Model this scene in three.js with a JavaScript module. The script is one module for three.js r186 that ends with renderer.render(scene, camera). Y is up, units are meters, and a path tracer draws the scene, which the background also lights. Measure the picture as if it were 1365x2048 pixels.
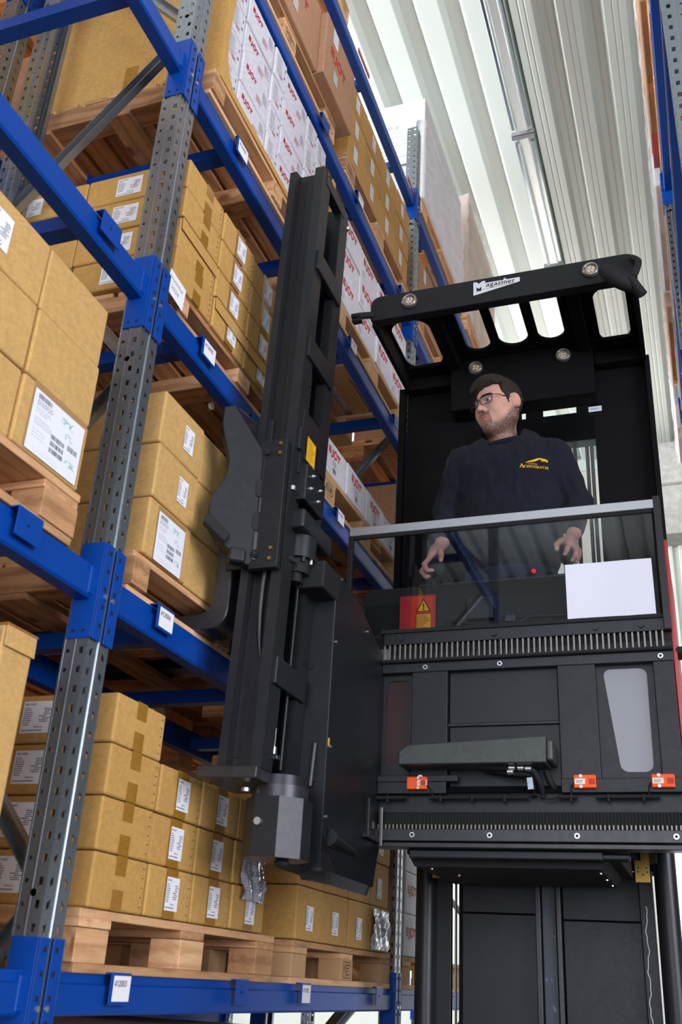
import * as THREE from 'three';
import { RoundedBoxGeometry } from 'three/addons/geometries/RoundedBoxGeometry.js';
import { mergeGeometries, mergeVertices } from 'three/addons/utils/BufferGeometryUtils.js';
import { MarchingCubes } from 'three/addons/objects/MarchingCubes.js';
import { RectAreaLightUniformsLib } from 'three/addons/lights/RectAreaLightUniformsLib.js';
import { createNoise3D } from 'simplex-noise';

// ---------------------------------------------------------------- camera, light, exposure
const EYE = 1.9;                                   // eye height above the floor; heights below are given from the eye and lifted by EYE
const scene = new THREE.Scene();
scene.background = new THREE.Color(0xcfd8de);
const camera = new THREE.PerspectiveCamera(2 * Math.atan(1024 / 1975) * 180 / Math.PI, 1365 / 2048, 0.05, 120);
{
  const m = new THREE.Matrix4().makeBasis(
    new THREE.Vector3(0.94214711, 0.05319323, -0.33095211),
    new THREE.Vector3(0.09741721, 0.90126104, 0.42218293),
    new THREE.Vector3(0.32073151, -0.42999886, 0.84393855));
  camera.quaternion.setFromRotationMatrix(m);
  camera.position.set(0, EYE, 0);
  camera.focus = 4.3; camera.userData.fStop = 4.5;
}
scene.add(camera);
const renderer = new THREE.WebGLRenderer({ antialias: true });
renderer.toneMapping = THREE.LinearToneMapping;
renderer.toneMappingExposure = 1.12;
renderer.shadowMap.enabled = true;
RectAreaLightUniformsLib.init();
const CEIL = 6.5;                                  // underside of the roof sheets, from the eye
function areaLight(w, h, color, power, pos, target) {
  const l = new THREE.RectAreaLight(color, power, w, h);
  l.position.set(pos[0], pos[1] + EYE, pos[2]); scene.add(l); l.lookAt(target[0], target[1] + EYE, target[2]);
  return l;
}
// daylight: the large gate behind the camera, a window band to the side of it, the high window band behind the racks, the end wall
const L = {
  gate: areaLight(7, 6, 0xeff2ff, 4.2, [1.2, 2.0, 8.8], [1.2, 2.0, 0]),
  side: areaLight(6, 4, 0xf4f4ff, 9.5, [6.8, 1.6, 2.2], [0, 1.6, 2.2]),
  clerestory: areaLight(14.9, 1.9, 0xf2f7fb, 24.0, [-7.8, 5.1, -4.46], [0, 5.1, -4.46]),
  end: areaLight(1.3, 4.8, 0xfff6ea, 5.0, [-1.33, 3.93, -11.6], [-1.33, 3.93, 0]),
};

// ---------------------------------------------------------------- helpers
const rng = (() => { let s = 20240611; return () => { s |= 0; s = s + 0x6D2B79F5 | 0; let t = Math.imul(s ^ s >>> 15, 1 | s); t = t + Math.imul(t ^ t >>> 7, 61 | t) ^ t; return ((t ^ t >>> 14) >>> 0) / 4294967296; }; })();
const rr = (a, b) => a + (b - a) * rng();
const noise3 = createNoise3D(rng);
const V = (x, y, z) => new THREE.Vector3(x, y, z);
const used = {};
function numbered(n) { const k = used[n] = (used[n] ?? -1) + 1; return k ? `${n}_${String(k).padStart(3, '0')}` : n; }
function tag(o, label, category, group) { o.userData.label = label; o.userData.category = category; o.userData.kind = 'thing'; if (group) o.userData.group = group; return o; }
function thing(name, label, category, p = [0, 0, 0], group, ry = 0) {
  const o = new THREE.Group(); o.name = numbered(name); scene.add(o);
  o.position.set(p[0], p[1] + EYE, p[2]); o.rotation.y = ry;
  return tag(o, label, category, group);
}
function structure(name, g, m, p = [0, 0, 0]) {
  const o = g ? new THREE.Mesh(g, m) : new THREE.Group(); o.name = name; o.position.set(p[0], p[1] + EYE, p[2]); scene.add(o);
  o.userData.kind = 'structure'; o.castShadow = o.receiveShadow = true; return o;
}
function part(parent, name, g, m, p, r) {
  const o = new THREE.Mesh(g, m); o.name = name; o.castShadow = o.receiveShadow = true;
  if (p) o.position.set(...p); if (r) o.rotation.set(...r);
  parent.add(o); return o;
}
function clone(src, name, label, p, ry = 0, group) {
  const c = src.clone(); c.name = numbered(name); c.position.set(p[0], p[1] + EYE, p[2]); c.rotation.set(0, ry, 0);
  c.userData = { ...src.userData, label }; if (group) c.userData.group = group; scene.add(c); return c;
}
// texture coordinates in metres, taken along each face; grain: 'x' | 'y' | 'z' lays u along that axis
function metricUV(g, grain, off = 0) {
  const p = g.attributes.position, n = g.attributes.normal, uv = new Float32Array(p.count * 2);
  for (let i = 0; i < p.count; i++) {
    const x = p.getX(i), y = p.getY(i), z = p.getZ(i), ax = Math.abs(n.getX(i)), ay = Math.abs(n.getY(i)), az = Math.abs(n.getZ(i));
    let u, v;
    if (ax >= ay && ax >= az) { u = z; v = y; if (grain === 'y') [u, v] = [y, z]; }
    else if (ay >= az) { u = x; v = z; if (grain === 'z') [u, v] = [z, x]; }
    else { u = x; v = y; if (grain === 'y') [u, v] = [y, x]; if (grain === 'z') [u, v] = [x * 4, y]; }
    if (grain === 'z' && ax >= ay && ax >= az) [u, v] = [z, y];
    if (grain === 'x' && ax >= ay && ax >= az) [u, v] = [z * 4, y];
    uv[2 * i] = u + off; uv[2 * i + 1] = v + off * 0.7;
  }
  g.setAttribute('uv', new THREE.BufferAttribute(uv, 2)); return g;
}
const gcache = new Map();
const memo = (k, f) => { if (!gcache.has(k)) gcache.set(k, f()); return gcache.get(k); };
function boxG(w, h, d, r = 0.003, grain = '', off = 0) {
  return memo(`b${w.toFixed(4)},${h.toFixed(4)},${d.toFixed(4)},${r},${grain},${off}`, () => {
    const g = r > 0 ? new RoundedBoxGeometry(w, h, d, 1, Math.min(r, w * .45, h * .45, d * .45)) : new THREE.BoxGeometry(w, h, d);
    return metricUV(g, grain, off);
  });
}
const rod = (r, l, seg = 14) => memo(`c${r},${l},${seg}`, () => new THREE.CylinderGeometry(r, r, l, seg));
function tubeG(pts, r, seg = 24, rad = 8, closed = false) { return new THREE.TubeGeometry(new THREE.CatmullRomCurve3(pts.map(p => V(...p)), closed), seg, r, rad, closed); }
function moved(g, p = [0, 0, 0], r) { const c = g.clone(); if (r) c.applyMatrix4(new THREE.Matrix4().makeRotationFromEuler(new THREE.Euler(...r))); c.translate(...p); return c; }
function merged(list) { return mergeGeometries(list.map(g => { const c = g.index ? g.toNonIndexed() : g.clone(); for (const k of Object.keys(c.attributes)) if (!['position', 'normal', 'uv'].includes(k)) c.deleteAttribute(k); if (!c.attributes.uv) c.setAttribute('uv', new THREE.BufferAttribute(new Float32Array(c.attributes.position.count * 2), 2)); return c; })); }
function boxes(list, r = 0) { return merged(list.map(([w, h, d, x, y, z]) => moved(boxG(w, h, d, r), [x, y, z]))); }
function poly(pts, depth, bevel = 0, holes = []) {      // outline in x,y pushed along +z by depth
  const s = new THREE.Shape(pts.map(p => new THREE.Vector2(...p)));
  for (const h of holes) s.holes.push(h instanceof THREE.Path ? h : new THREE.Path(h.map(p => new THREE.Vector2(...p))));
  return new THREE.ExtrudeGeometry(s, { depth, bevelEnabled: bevel > 0, bevelSize: bevel, bevelThickness: bevel, bevelSegments: 1, curveSegments: 10 });
}
// flat print on a surface: a rectangle of the print sheet, facing +z before it is turned
function slot(cx, cy, w, h) { const p = new THREE.Path(), r = w / 2; p.moveTo(cx - r, cy - h / 2 + r); p.lineTo(cx - r, cy + h / 2 - r); p.absarc(cx, cy + h / 2 - r, r, Math.PI, 0, true); p.lineTo(cx + r, cy - h / 2 + r); p.absarc(cx, cy - h / 2 + r, r, 0, Math.PI, true); return p; }

// ---------------------------------------------------------------- textures
function dataTex(w, h, f, srgb = true) {
  const d = new Uint8Array(w * h * 4);
  for (let j = 0; j < h; j++) for (let i = 0; i < w; i++) { const c = f(i / w, j / h, i, j), k = 4 * (j * w + i); for (let q = 0; q < 4; q++) d[k + q] = Math.max(0, Math.min(255, Math.round(c[q] ?? 255))); }
  const t = new THREE.DataTexture(d, w, h); t.magFilter = t.minFilter = THREE.LinearFilter; t.wrapS = t.wrapT = THREE.RepeatWrapping;
  if (srgb) t.colorSpace = THREE.SRGBColorSpace; t.needsUpdate = true; return t;
}
// noise that repeats over the unit square
function tn(u, v, fx, fy, s) { const a = 2 * Math.PI; const X = Math.cos(a * u) * fx, Y = Math.sin(a * u) * fx, Z = Math.cos(a * v) * fy, W = Math.sin(a * v) * fy; return (noise3(X + s, Y + Z * .5, Z + W * .7 + s) + noise3(X - W + s, Y * .6 + W, Z + 7.3 * s)) * .5; }
const grey = (f, w = 256, h = 256, srgb = true) => dataTex(w, h, (u, v, i, j) => { const g = f(u, v, i, j); return [g, g, g, 255]; }, srgb);
const rep = (t, x, y) => { const c = t.clone(); c.repeat.set(x, y); c.needsUpdate = true; return c; };
const T = {};
T.card = rep(grey((u, v) => 226 + 12 * tn(u, v, 3, 3, 1) + 9 * tn(u, v, 14, 20, 2) + rr(-10, 10)), 2.2, 2.2);
T.cardBump = rep(grey((u, v) => 128 + 60 * Math.sin(v * Math.PI * 2 * 48) * .3 + rr(-30, 30), 256, 256, false), 3, 3);
function woodTex(seed, base, dark, knots) {
  const ks = Array.from({ length: knots }, () => [rng(), rng(), rr(.02, .045)]);
  return dataTex(512, 256, (u, v) => {
    let w = v * 5 + .22 * tn(u, v, .8, 1.2, seed) + .05 * tn(u, v, 3, 5, seed + 3), k = 0;
    for (const [a, b, r] of ks) { let du = Math.abs(u - a), dv = Math.abs(v - b); du = Math.min(du, 1 - du) * 1.6; dv = Math.min(dv, 1 - dv); const q = Math.hypot(du, dv) / r; w += .35 * Math.exp(-q * q * .25); k = Math.max(k, Math.exp(-Math.pow(q, 4))); }
    let ring = .5 + .5 * Math.sin(w * 6.283 * 1.6); ring = Math.pow(ring, 2.2);
    const fine = tn(u, v, 2, 40, seed + 9), blot = tn(u, v, 1.2, 1.5, seed + 5);
    const t = Math.min(1, .36 * ring + .16 * fine + .22 * Math.max(0, blot) + .9 * k + .1);
    return [0, 1, 2].map(c => base[c] + (dark[c] - base[c]) * t + rr(-5, 5)).concat(255);
  });
}
T.wood = [woodTex(1, [240, 196, 148], [182, 122, 76], 3), woodTex(4, [226, 178, 130], [158, 104, 64], 4), woodTex(8, [204, 156, 110], [124, 82, 50], 5)].map(t => rep(t, .9, 2.6));
T.chip = rep(dataTex(256, 256, (u, v) => { const n = 18 * tn(u, v, 26, 22, 3) + 12 * tn(u, v, 9, 12, 5) + rr(-22, 22); return [198 + n, 158 + n * .9, 112 + n * .75, 255]; }), 4, 4);
T.galv = rep(grey((u, v) => 214 + 9 * tn(u, v, 8, 8, 3) + 7 * tn(u, v, 34, 5, 4) + rr(-3, 3)), 3, 3);
T.galvR = rep(grey((u, v) => 215 + 18 * tn(u, v, 6, 6, 6) + 14 * tn(u, v, 30, 6, 7), 256, 256, false), 4, 4);
T.scuff = rep(dataTex(512, 512, (u, v) => {
  let n = 118 + 9 * tn(u, v, 3, 3, 2) + 4 * tn(u, v, 24, 24, 3) + rr(-7, 7);
  const s = tn(u, v, 2.2, 60, 11), s2 = tn(u, v, 46, 2.4, 12), gate = tn(u, v, 3, 3, 13);
  if (s > .6 && gate > .25) n += 22 * (s - .6) * 4; if (s2 > .62 && gate < -.3) n += 18 * (s2 - .62) * 4;
  return [n, n, n, 255];
}), 1.4, 1.4);
T.scuffR = rep(grey((u, v) => 228 + 18 * tn(u, v, 4, 4, 21) + 8 * tn(u, v, 18, 18, 22), 256, 256, false), 1.4, 1.4);
T.brush = rep(grey((u, v, i, j) => 214 + 14 * tn(u, v, 1, 60, 5) + rr(-6, 6), 256, 256), 3, 12);
T.conc = rep(dataTex(512, 512, (u, v) => { let n = 186 + 16 * tn(u, v, 3, 3, 2) + 9 * tn(u, v, 11, 11, 4) + rr(-7, 7); if (tn(u, v, 20, 20, 6) > .62) n -= 40; return [n, n * .985, n * .96, 255]; }), .45, .45);
T.film = rep(dataTex(256, 512, (u, v) => { const s = tn(u, v, 9, 1.6, 3) + .6 * tn(u, v, 24, 3, 5); const a = 60 + 90 * s + 45 * tn(u, v, 3, 3, 8); return [a, a, a, 255]; }, false), .8, .8);
T.filmN = rep(grey((u, v) => 128 + 70 * (tn(u, v, 9, 1.6, 3) + .6 * tn(u, v, 24, 3, 5)), 256, 512, false), .8, .8);
T.knit = rep(grey((u, v, i, j) => 128 + 50 * Math.sin(i * .8) * Math.sin(j * .8) + rr(-40, 40), 256, 256, false), 6, 6);

T.flake = rep(dataTex(256, 512, (u, v) => { const e = tn(u, v, 2.5, 3, 31) + .3 * tn(u, v, 12, 14, 33), k = e > .62 ? 1 : 0, n = rr(-5, 5); return k ? [98 + n, 110 + n, 120 + n, 255] : [62 + n, 67 + n, 76 + n, 255]; }), 2.2, 1.1);

// ---------------------------------------------------------------- materials
const std = (color, roughness, metalness = 0, o = {}) => new THREE.MeshStandardMaterial({ color, roughness, metalness, ...o });
const phy = (color, roughness, metalness = 0, o = {}) => new THREE.MeshPhysicalMaterial({ color, roughness, metalness, ...o });
const M = {
  kraft: std(0xe2b062, .82, 0, { map: T.card, bumpMap: T.cardBump, bumpScale: .0004 }),
  kraft2: std(0xdba95b, .82, 0, { map: T.card, bumpMap: T.cardBump, bumpScale: .0004 }),
  kraft3: std(0xe6b870, .82, 0, { map: T.card, bumpMap: T.cardBump, bumpScale: .0004 }),
  brown: std(0xcf9e78, .85, 0, { map: T.card, bumpMap: T.cardBump, bumpScale: .0004 }),
  flap: std(0xa87838, .9, 0, { map: T.card }),
  white: std(0xf6f4fb, .7, 0, { map: T.card }),
  whiteEdge: std(0xd8d4d8, .8, 0, { map: T.card }),
  tape: phy(0xb5812f, .25, 0, { map: T.card, clearcoat: .6, clearcoatRoughness: .15 }),
  staple: std(0xb9b2a2, .35, .9),
  wood: T.wood.map(t => std(0xffffff, .85, 0, { map: t, bumpMap: t, bumpScale: .0006 })),
  woodDark: std(0xb08a6e, .9, 0, { map: T.wood[2] }),
  chip: std(0xffffff, .9, 0, { map: T.chip }),
  blue: phy(0x00429a, .42, 0, { specularIntensity: .6 }),
  galv: std(0xaab3ba, .34, .8, { map: T.galv, roughnessMap: T.galvR }),
  zinc: std(0xd7d9da, .3, .95),
  yellowZinc: std(0xd9b25a, .32, .9, { map: T.galv }),
  black: std(0x363d48, .5, .1, { map: T.scuff, roughnessMap: T.scuffR }),
  dark: std(0x5e6168, .42, .35, { map: T.scuff, roughnessMap: T.scuffR }),
  guard: phy(0x050506, .75, 0, { specularIntensity: .4 }), bar: phy(0x141518, .6, 0, { specularIntensity: .7 }),
  steel: std(0x8b8a92, .4, .5, { map: T.scuff, roughnessMap: T.scuffR }),
  cut: std(0x96928f, .38, .8, { map: T.brush }),
  rubber: std(0x101113, .75, 0),
  alu: std(0xd9dce0, .36, .55, { map: T.brush }),
  red: phy(0xb3160f, .4, 0, { clearcoat: .4, clearcoatRoughness: .2 }),
  orange: std(0xff5a12, .5, 0),
  paper: std(0xf0eff6, .85, 0),
  navy: std(0x060b1a, .95, 0, { bumpMap: T.knit, bumpScale: .0008 }),
  denim: std(0x1a2233, .9, 0),
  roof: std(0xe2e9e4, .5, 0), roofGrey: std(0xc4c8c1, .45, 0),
  flaked: std(0xffffff, .5, .1, { map: T.flake }),
  concrete: std(0xffffff, .9, 0, { map: T.conc }),
  wall: std(0xe6e8e0, .6, 0), wallGrey: std(0x7d807e, .8, 0),
  armGrey: std(0x9aa39e, .42, .3, { map: T.scuff }),
};

// ---------------------------------------------------------------- printed matter: one opaque sheet, one sheet on clear film
const RECT = {};
function sheet(size, clear, list) {
  const c = document.createElement('canvas'); c.width = c.height = size; const x = c.getContext('2d');
  if (!clear) { x.fillStyle = '#fff'; x.fillRect(0, 0, size, size); }
  let px = 4, py = 4, rowH = 0;
  for (const [key, w, h, draw] of list) {
    if (px + w + 4 > size) { px = 4; py += rowH + 6; rowH = 0; }
    x.save(); x.translate(px, py); x.beginPath(); x.rect(0, 0, w, h); x.clip(); draw(x, w, h); x.restore();
    RECT[key] = [px / size, 1 - (py + h) / size, w / size, h / size, clear]; px += w + 6; rowH = Math.max(rowH, h);
  }
  if (py + rowH > size) throw new Error('sheet full ' + (py + rowH));
  const t = new THREE.CanvasTexture(c); t.colorSpace = THREE.SRGBColorSpace; t.anisotropy = 8; return t;
}
const fill = (x, col, ...r) => { x.fillStyle = col; x.fillRect(...r); };
function lines(x, x0, y0, w, n, step, h, col = '#55565e') { for (let i = 0; i < n; i++) { let a = x0; while (a < x0 + w * rr(.5, 1)) { const l = rr(6, 22); fill(x, col, a, y0 + i * step, Math.min(l, x0 + w - a), h); a += l + 5; } } }
function bars(x, x0, y0, w, h, col = '#3a3b44') { let a = x0; while (a < x0 + w) { const l = rr(1.5, 5); fill(x, col, a, y0, l, h); a += l + rr(1.5, 4); } }
function text(x, s, px, py, font, col, sx = 1) { x.save(); x.translate(px, py); x.scale(sx, 1); x.font = font; x.fillStyle = col; x.fillText(s, 0, 0); x.restore(); }
function squiggle(x, x0, y0, w, h, col, lw, n) { x.strokeStyle = col; x.lineWidth = lw; x.beginPath(); x.moveTo(x0, y0); for (let i = 1; i < n; i++) x.quadraticCurveTo(x0 + w * rr(0, 1), y0 + h * rr(-.5, .5), x0 + w * i / n, y0 + h * rr(-.5, .5)); x.stroke(); }
const numberTag = (n) => [n, 200, 180, (x, w, h) => { fill(x, '#f4f4f6', 0, 0, w, h); text(x, n, 14, 76, 'bold 60px sans-serif', '#34363c', .72); }];
const triangle = (x, cx, cy, s) => { x.beginPath(); x.moveTo(cx, cy - s); x.lineTo(cx + s, cy + s * .75); x.lineTo(cx - s, cy + s * .75); x.closePath(); };
T.print = sheet(2048, false, [
  ['cartonLabel', 300, 260, (x, w, h) => { fill(x, '#f4f4f8', 0, 0, w, h); text(x, 'REF.PART', 14, 34, 'bold 24px sans-serif', '#33343a'); lines(x, 14, 52, 90, 9, 17, 8); for (let i = 0; i < 8; i++) { const l = rr(50, 130); lines(x, 286 - l, 58 + i * 15, l, 1, 10, 8, '#44454d'); } text(x, 'Made in ...', 130, 216, 'bold 20px sans-serif', '#44454d'); lines(x, 14, 232, 270, 1, 10, 10); }],
  ['waybill', 420, 560, (x, w, h) => {
    fill(x, '#eef0f7', 0, 0, w, h); bars(x, 30, 24, 110, 46); lines(x, 30, 84, 170, 3, 18, 9, '#8d8f9c'); lines(x, 30, 150, 150, 3, 20, 7, '#a9abb6'); lines(x, 30, 240, 190, 4, 18, 7, '#b0b2bc');
    for (let i = 0; i < 3; i++) bars(x, 175, 280 + i * 62, 110, 42); bars(x, 310, 262, 80, 48); lines(x, 30, 350, 120, 3, 30, 6, '#b0b2bc');
    squiggle(x, 220, 90, 130, 120, '#78b8a6', 4, 9); squiggle(x, 270, 190, 90, 90, '#78b8a6', 4, 7); squiggle(x, 300, 440, 110, 120, '#74b49c', 4, 8); lines(x, 60, 500, 300, 2, 26, 5, '#c2c4cc'); }],
  ['pouchNote', 260, 420, (x, w, h) => { fill(x, '#c9c8d2', 0, 0, w, h); lines(x, 20, 30, 210, 5, 22, 8, '#85848f'); bars(x, 120, 180, 90, 40, '#77767f'); lines(x, 20, 250, 210, 5, 22, 8, '#8d8c97'); }],
  ['boxLabelTall', 420, 560, (x, w, h) => { fill(x, '#f1f0f0', 0, 0, w, h); bars(x, 40, 40, 200, 60, '#85868c'); for (let i = 0; i < 7; i++) fill(x, '#b4b6ba', 40, 140 + i * 52, rr(160, 320), 12); }],
  ['whiteLabel', 120, 160, (x, w, h) => { fill(x, '#f1efee', 0, 0, w, h); lines(x, 12, 20, 96, 6, 20, 7, '#a9a9ae'); }],
  ...['412003', '411903', '412004', '411904', '412005', '411905', '412006', '411906'].map(numberTag),
  ['inventory', 300, 260, (x, w, h) => { fill(x, '#f2f2f6', 0, 0, w, h); text(x, 'Inventur', 16, 96, '64px sans-serif', '#3a3b42'); text(x, '2024', 60, 190, '64px sans-serif', '#3a3b42'); }],
  ['notice', 170, 300, (x, w, h) => { fill(x, '#f2b705', 0, 0, w, h); x.strokeStyle = '#20170a'; x.lineWidth = 5; x.strokeRect(8, 8, w - 16, h - 16); lines(x, 24, 30, 120, 11, 23, 9, '#4a3405'); }],
  ['warning', 240, 360, (x, w, h) => {
    fill(x, '#d8341c', 0, 0, w, h); triangle(x, 138, 100, 84); x.fillStyle = '#1a1408'; x.fill(); triangle(x, 138, 104, 66); x.fillStyle = '#f0a60c'; x.fill(); text(x, '!', 124, 142, 'bold 96px sans-serif', '#1a1408');
    fill(x, '#1a1408', 58, 180, 168, 170); fill(x, '#f0a60c', 64, 186, 156, 158); lines(x, 72, 200, 140, 10, 14, 6, '#4a3008'); }],
  ['sensor', 130, 60, (x, w, h) => { fill(x, '#efece4', 0, 0, w, h); lines(x, 20, 20, 90, 2, 16, 8, '#555'); }],
  ['vent', 200, 60, (x, w, h) => { fill(x, '#c9d1dc', 0, 0, w, h); lines(x, 30, 18, 150, 2, 18, 8, '#5a6474'); }],
]);
// the red word on the white cartons: four heavy letters, the second one dropped below the line
function redWord(x, w, h) {
  x.save(); x.scale(w / 400, h / 150); x.fillStyle = '#c8202c';
  x.fillRect(8, 18, 26, 92); for (const y of [18, 53, 87]) x.fillRect(8, y, 80, 23);
  x.beginPath(); x.moveTo(128, 18); x.lineTo(154, 18); x.lineTo(154, 104); x.quadraticCurveTo(152, 140, 104, 142); x.lineTo(88, 142); x.lineTo(88, 118); x.quadraticCurveTo(126, 120, 128, 96); x.fill();
  x.beginPath(); x.arc(226, 64, 58, 0, 7); x.arc(226, 64, 33, 0, 7, true); x.fill('evenodd');
  x.fillRect(288, 18, 108, 24); x.fillRect(329, 18, 27, 92); x.restore();
}
T.film2 = sheet(2048, true, [
  ['EJOT', 400, 150, redWord],
  ['EJOTsmall', 620, 330, (x, w, h) => { x.save(); x.translate(60, 60); redWord(x, 250, 96); x.restore(); lines(x, 330, 200, 180, 4, 22, 9, '#d0737c'); lines(x, 470, 40, 120, 6, 22, 8, '#a3a3aa'); }],
  ['smallEnd', 300, 330, (x, w, h) => { for (let i = 0; i < 9; i++) lines(x, 40, 30 + i * 30, 170, 1, 10, 9, '#b4b4bc'); fill(x, '#55555c', 250, 60, 10, 46); fill(x, '#77777e', 230, 180, 34, 24); lines(x, 120, 250, 110, 3, 16, 8, '#d0737c'); }],
  ['boxInfo', 200, 260, (x, w, h) => { lines(x, 12, 14, 170, 6, 18, 6, '#9a9aa0'); bars(x, 30, 140, 120, 70, '#55565c'); lines(x, 30, 222, 130, 1, 16, 8, '#77787e'); }],
  ['greyMark', 120, 90, (x, w, h) => { fill(x, '#c9c2bf', 10, 10, 100, 70); }],
  ['euro', 260, 200, (x, w, h) => { text(x, 'EUR', 8, 130, 'bold 110px sans-serif', '#3a2a1c', .95); x.strokeStyle = '#3a2a1c'; x.lineWidth = 9; x.beginPath(); x.ellipse(130, 92, 118, 76, 0, 0, 7); x.stroke(); }],
  ['stamp', 260, 200, (x, w, h) => { x.strokeStyle = '#4a3626'; x.lineWidth = 8; x.strokeRect(16, 16, 228, 168); x.beginPath(); x.moveTo(90, 16); x.lineTo(90, 184); x.stroke(); lines(x, 104, 40, 120, 4, 34, 16, '#4a3626'); squiggle(x, 26, 100, 54, 90, '#4a3626', 7, 5); }],
  ['ovalStamp', 260, 200, (x, w, h) => { x.strokeStyle = '#4a3626'; x.lineWidth = 8; x.beginPath(); x.ellipse(130, 100, 110, 84, 0, 0, 7); x.stroke(); x.beginPath(); x.moveTo(60, 100); x.lineTo(200, 100); x.moveTo(130, 40); x.lineTo(130, 160); x.stroke(); lines(x, 70, 70, 120, 2, 50, 14, '#4a3626'); }],
  ['penMark', 90, 90, (x, w, h) => { x.strokeStyle = '#55504c'; x.lineWidth = 8; x.beginPath(); x.moveTo(40, 8); x.lineTo(36, 80); x.stroke(); }],
  ['emblem', 520, 260, (x, w, h) => {
    x.fillStyle = '#e8b21a'; x.beginPath(); x.moveTo(110, 130); x.quadraticCurveTo(170, 70, 215, 78); x.bezierCurveTo(280, 70, 300, 8, 370, 6); x.lineTo(395, 12); x.bezierCurveTo(440, 6, 480, 22, 486, 62); x.lineTo(474, 92); x.lineTo(458, 70); x.lineTo(368, 76); x.lineTo(380, 44); x.lineTo(352, 40); x.bezierCurveTo(300, 66, 270, 112, 215, 110); x.quadraticCurveTo(170, 104, 110, 130); x.fill();
    x.strokeStyle = '#4a3708'; x.lineWidth = 5; x.beginPath(); x.moveTo(386, 52); x.lineTo(470, 44); x.moveTo(330, 40); x.lineTo(376, 24); x.stroke();
    text(x, 'LOGISTIK', 152, 152, 'bold 30px serif', '#e8b21a', 1.05); text(x, 'A', 14, 222, 'bold 96px serif', '#e8b21a', 1.1); text(x, 'CHENBACH', 84, 214, 'bold 62px serif', '#e8b21a', 1.12); }],
  ['maker', 640, 230, (x, w, h) => {
    x.fillStyle = '#dcdcdf'; x.beginPath(); for (const [a, b] of [[0, 6], [40, 6], [80, 42], [122, 6], [166, 6], [166, 44], [420, 44], [420, 20], [452, 20], [452, 44], [640, 44], [640, 118], [20, 228], [0, 228]]) x.lineTo(a, b); x.fill();
    x.fillStyle = '#1d1f23'; for (const p of [[[44, 168], [44, 96], [78, 128], [112, 96], [112, 168]]]) { x.beginPath(); for (const q of p) x.lineTo(...q); x.fill(); }
    text(x, 'agaziner', 172, 116, 'bold 92px sans-serif', '#1d1f23', 1.06); x.strokeStyle = '#1d1f23'; x.lineWidth = 5; x.beginPath(); x.moveTo(120, 150); x.lineTo(560, 122); x.stroke(); }],
]);
T.film2.premultiplyAlpha = false;
M.print = std(0xffffff, .75, 0, { map: T.print });
M.printFilm = std(0xffffff, .7, 0, { map: T.film2, transparent: true });
M.logoFilm = std(0xffffff, .5, 0, { map: T.film2, transparent: true });
function decalG(key, w, h) {
  return memo(`d${key},${w},${h}`, () => { const g = new THREE.PlaneGeometry(w, h), [a, b, c, d] = RECT[key], uv = g.attributes.uv; for (let i = 0; i < uv.count; i++) uv.setXY(i, a + c * uv.getX(i), b + d * uv.getY(i)); return g; });
}
const decal = (parent, name, key, w, h, p, r) => part(parent, name, decalG(key, w, h), RECT[key][4] ? M.printFilm : M.print, p, r);
const OUT = [0, Math.PI / 2, 0];                   // turns a print to face +x, the aisle

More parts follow.
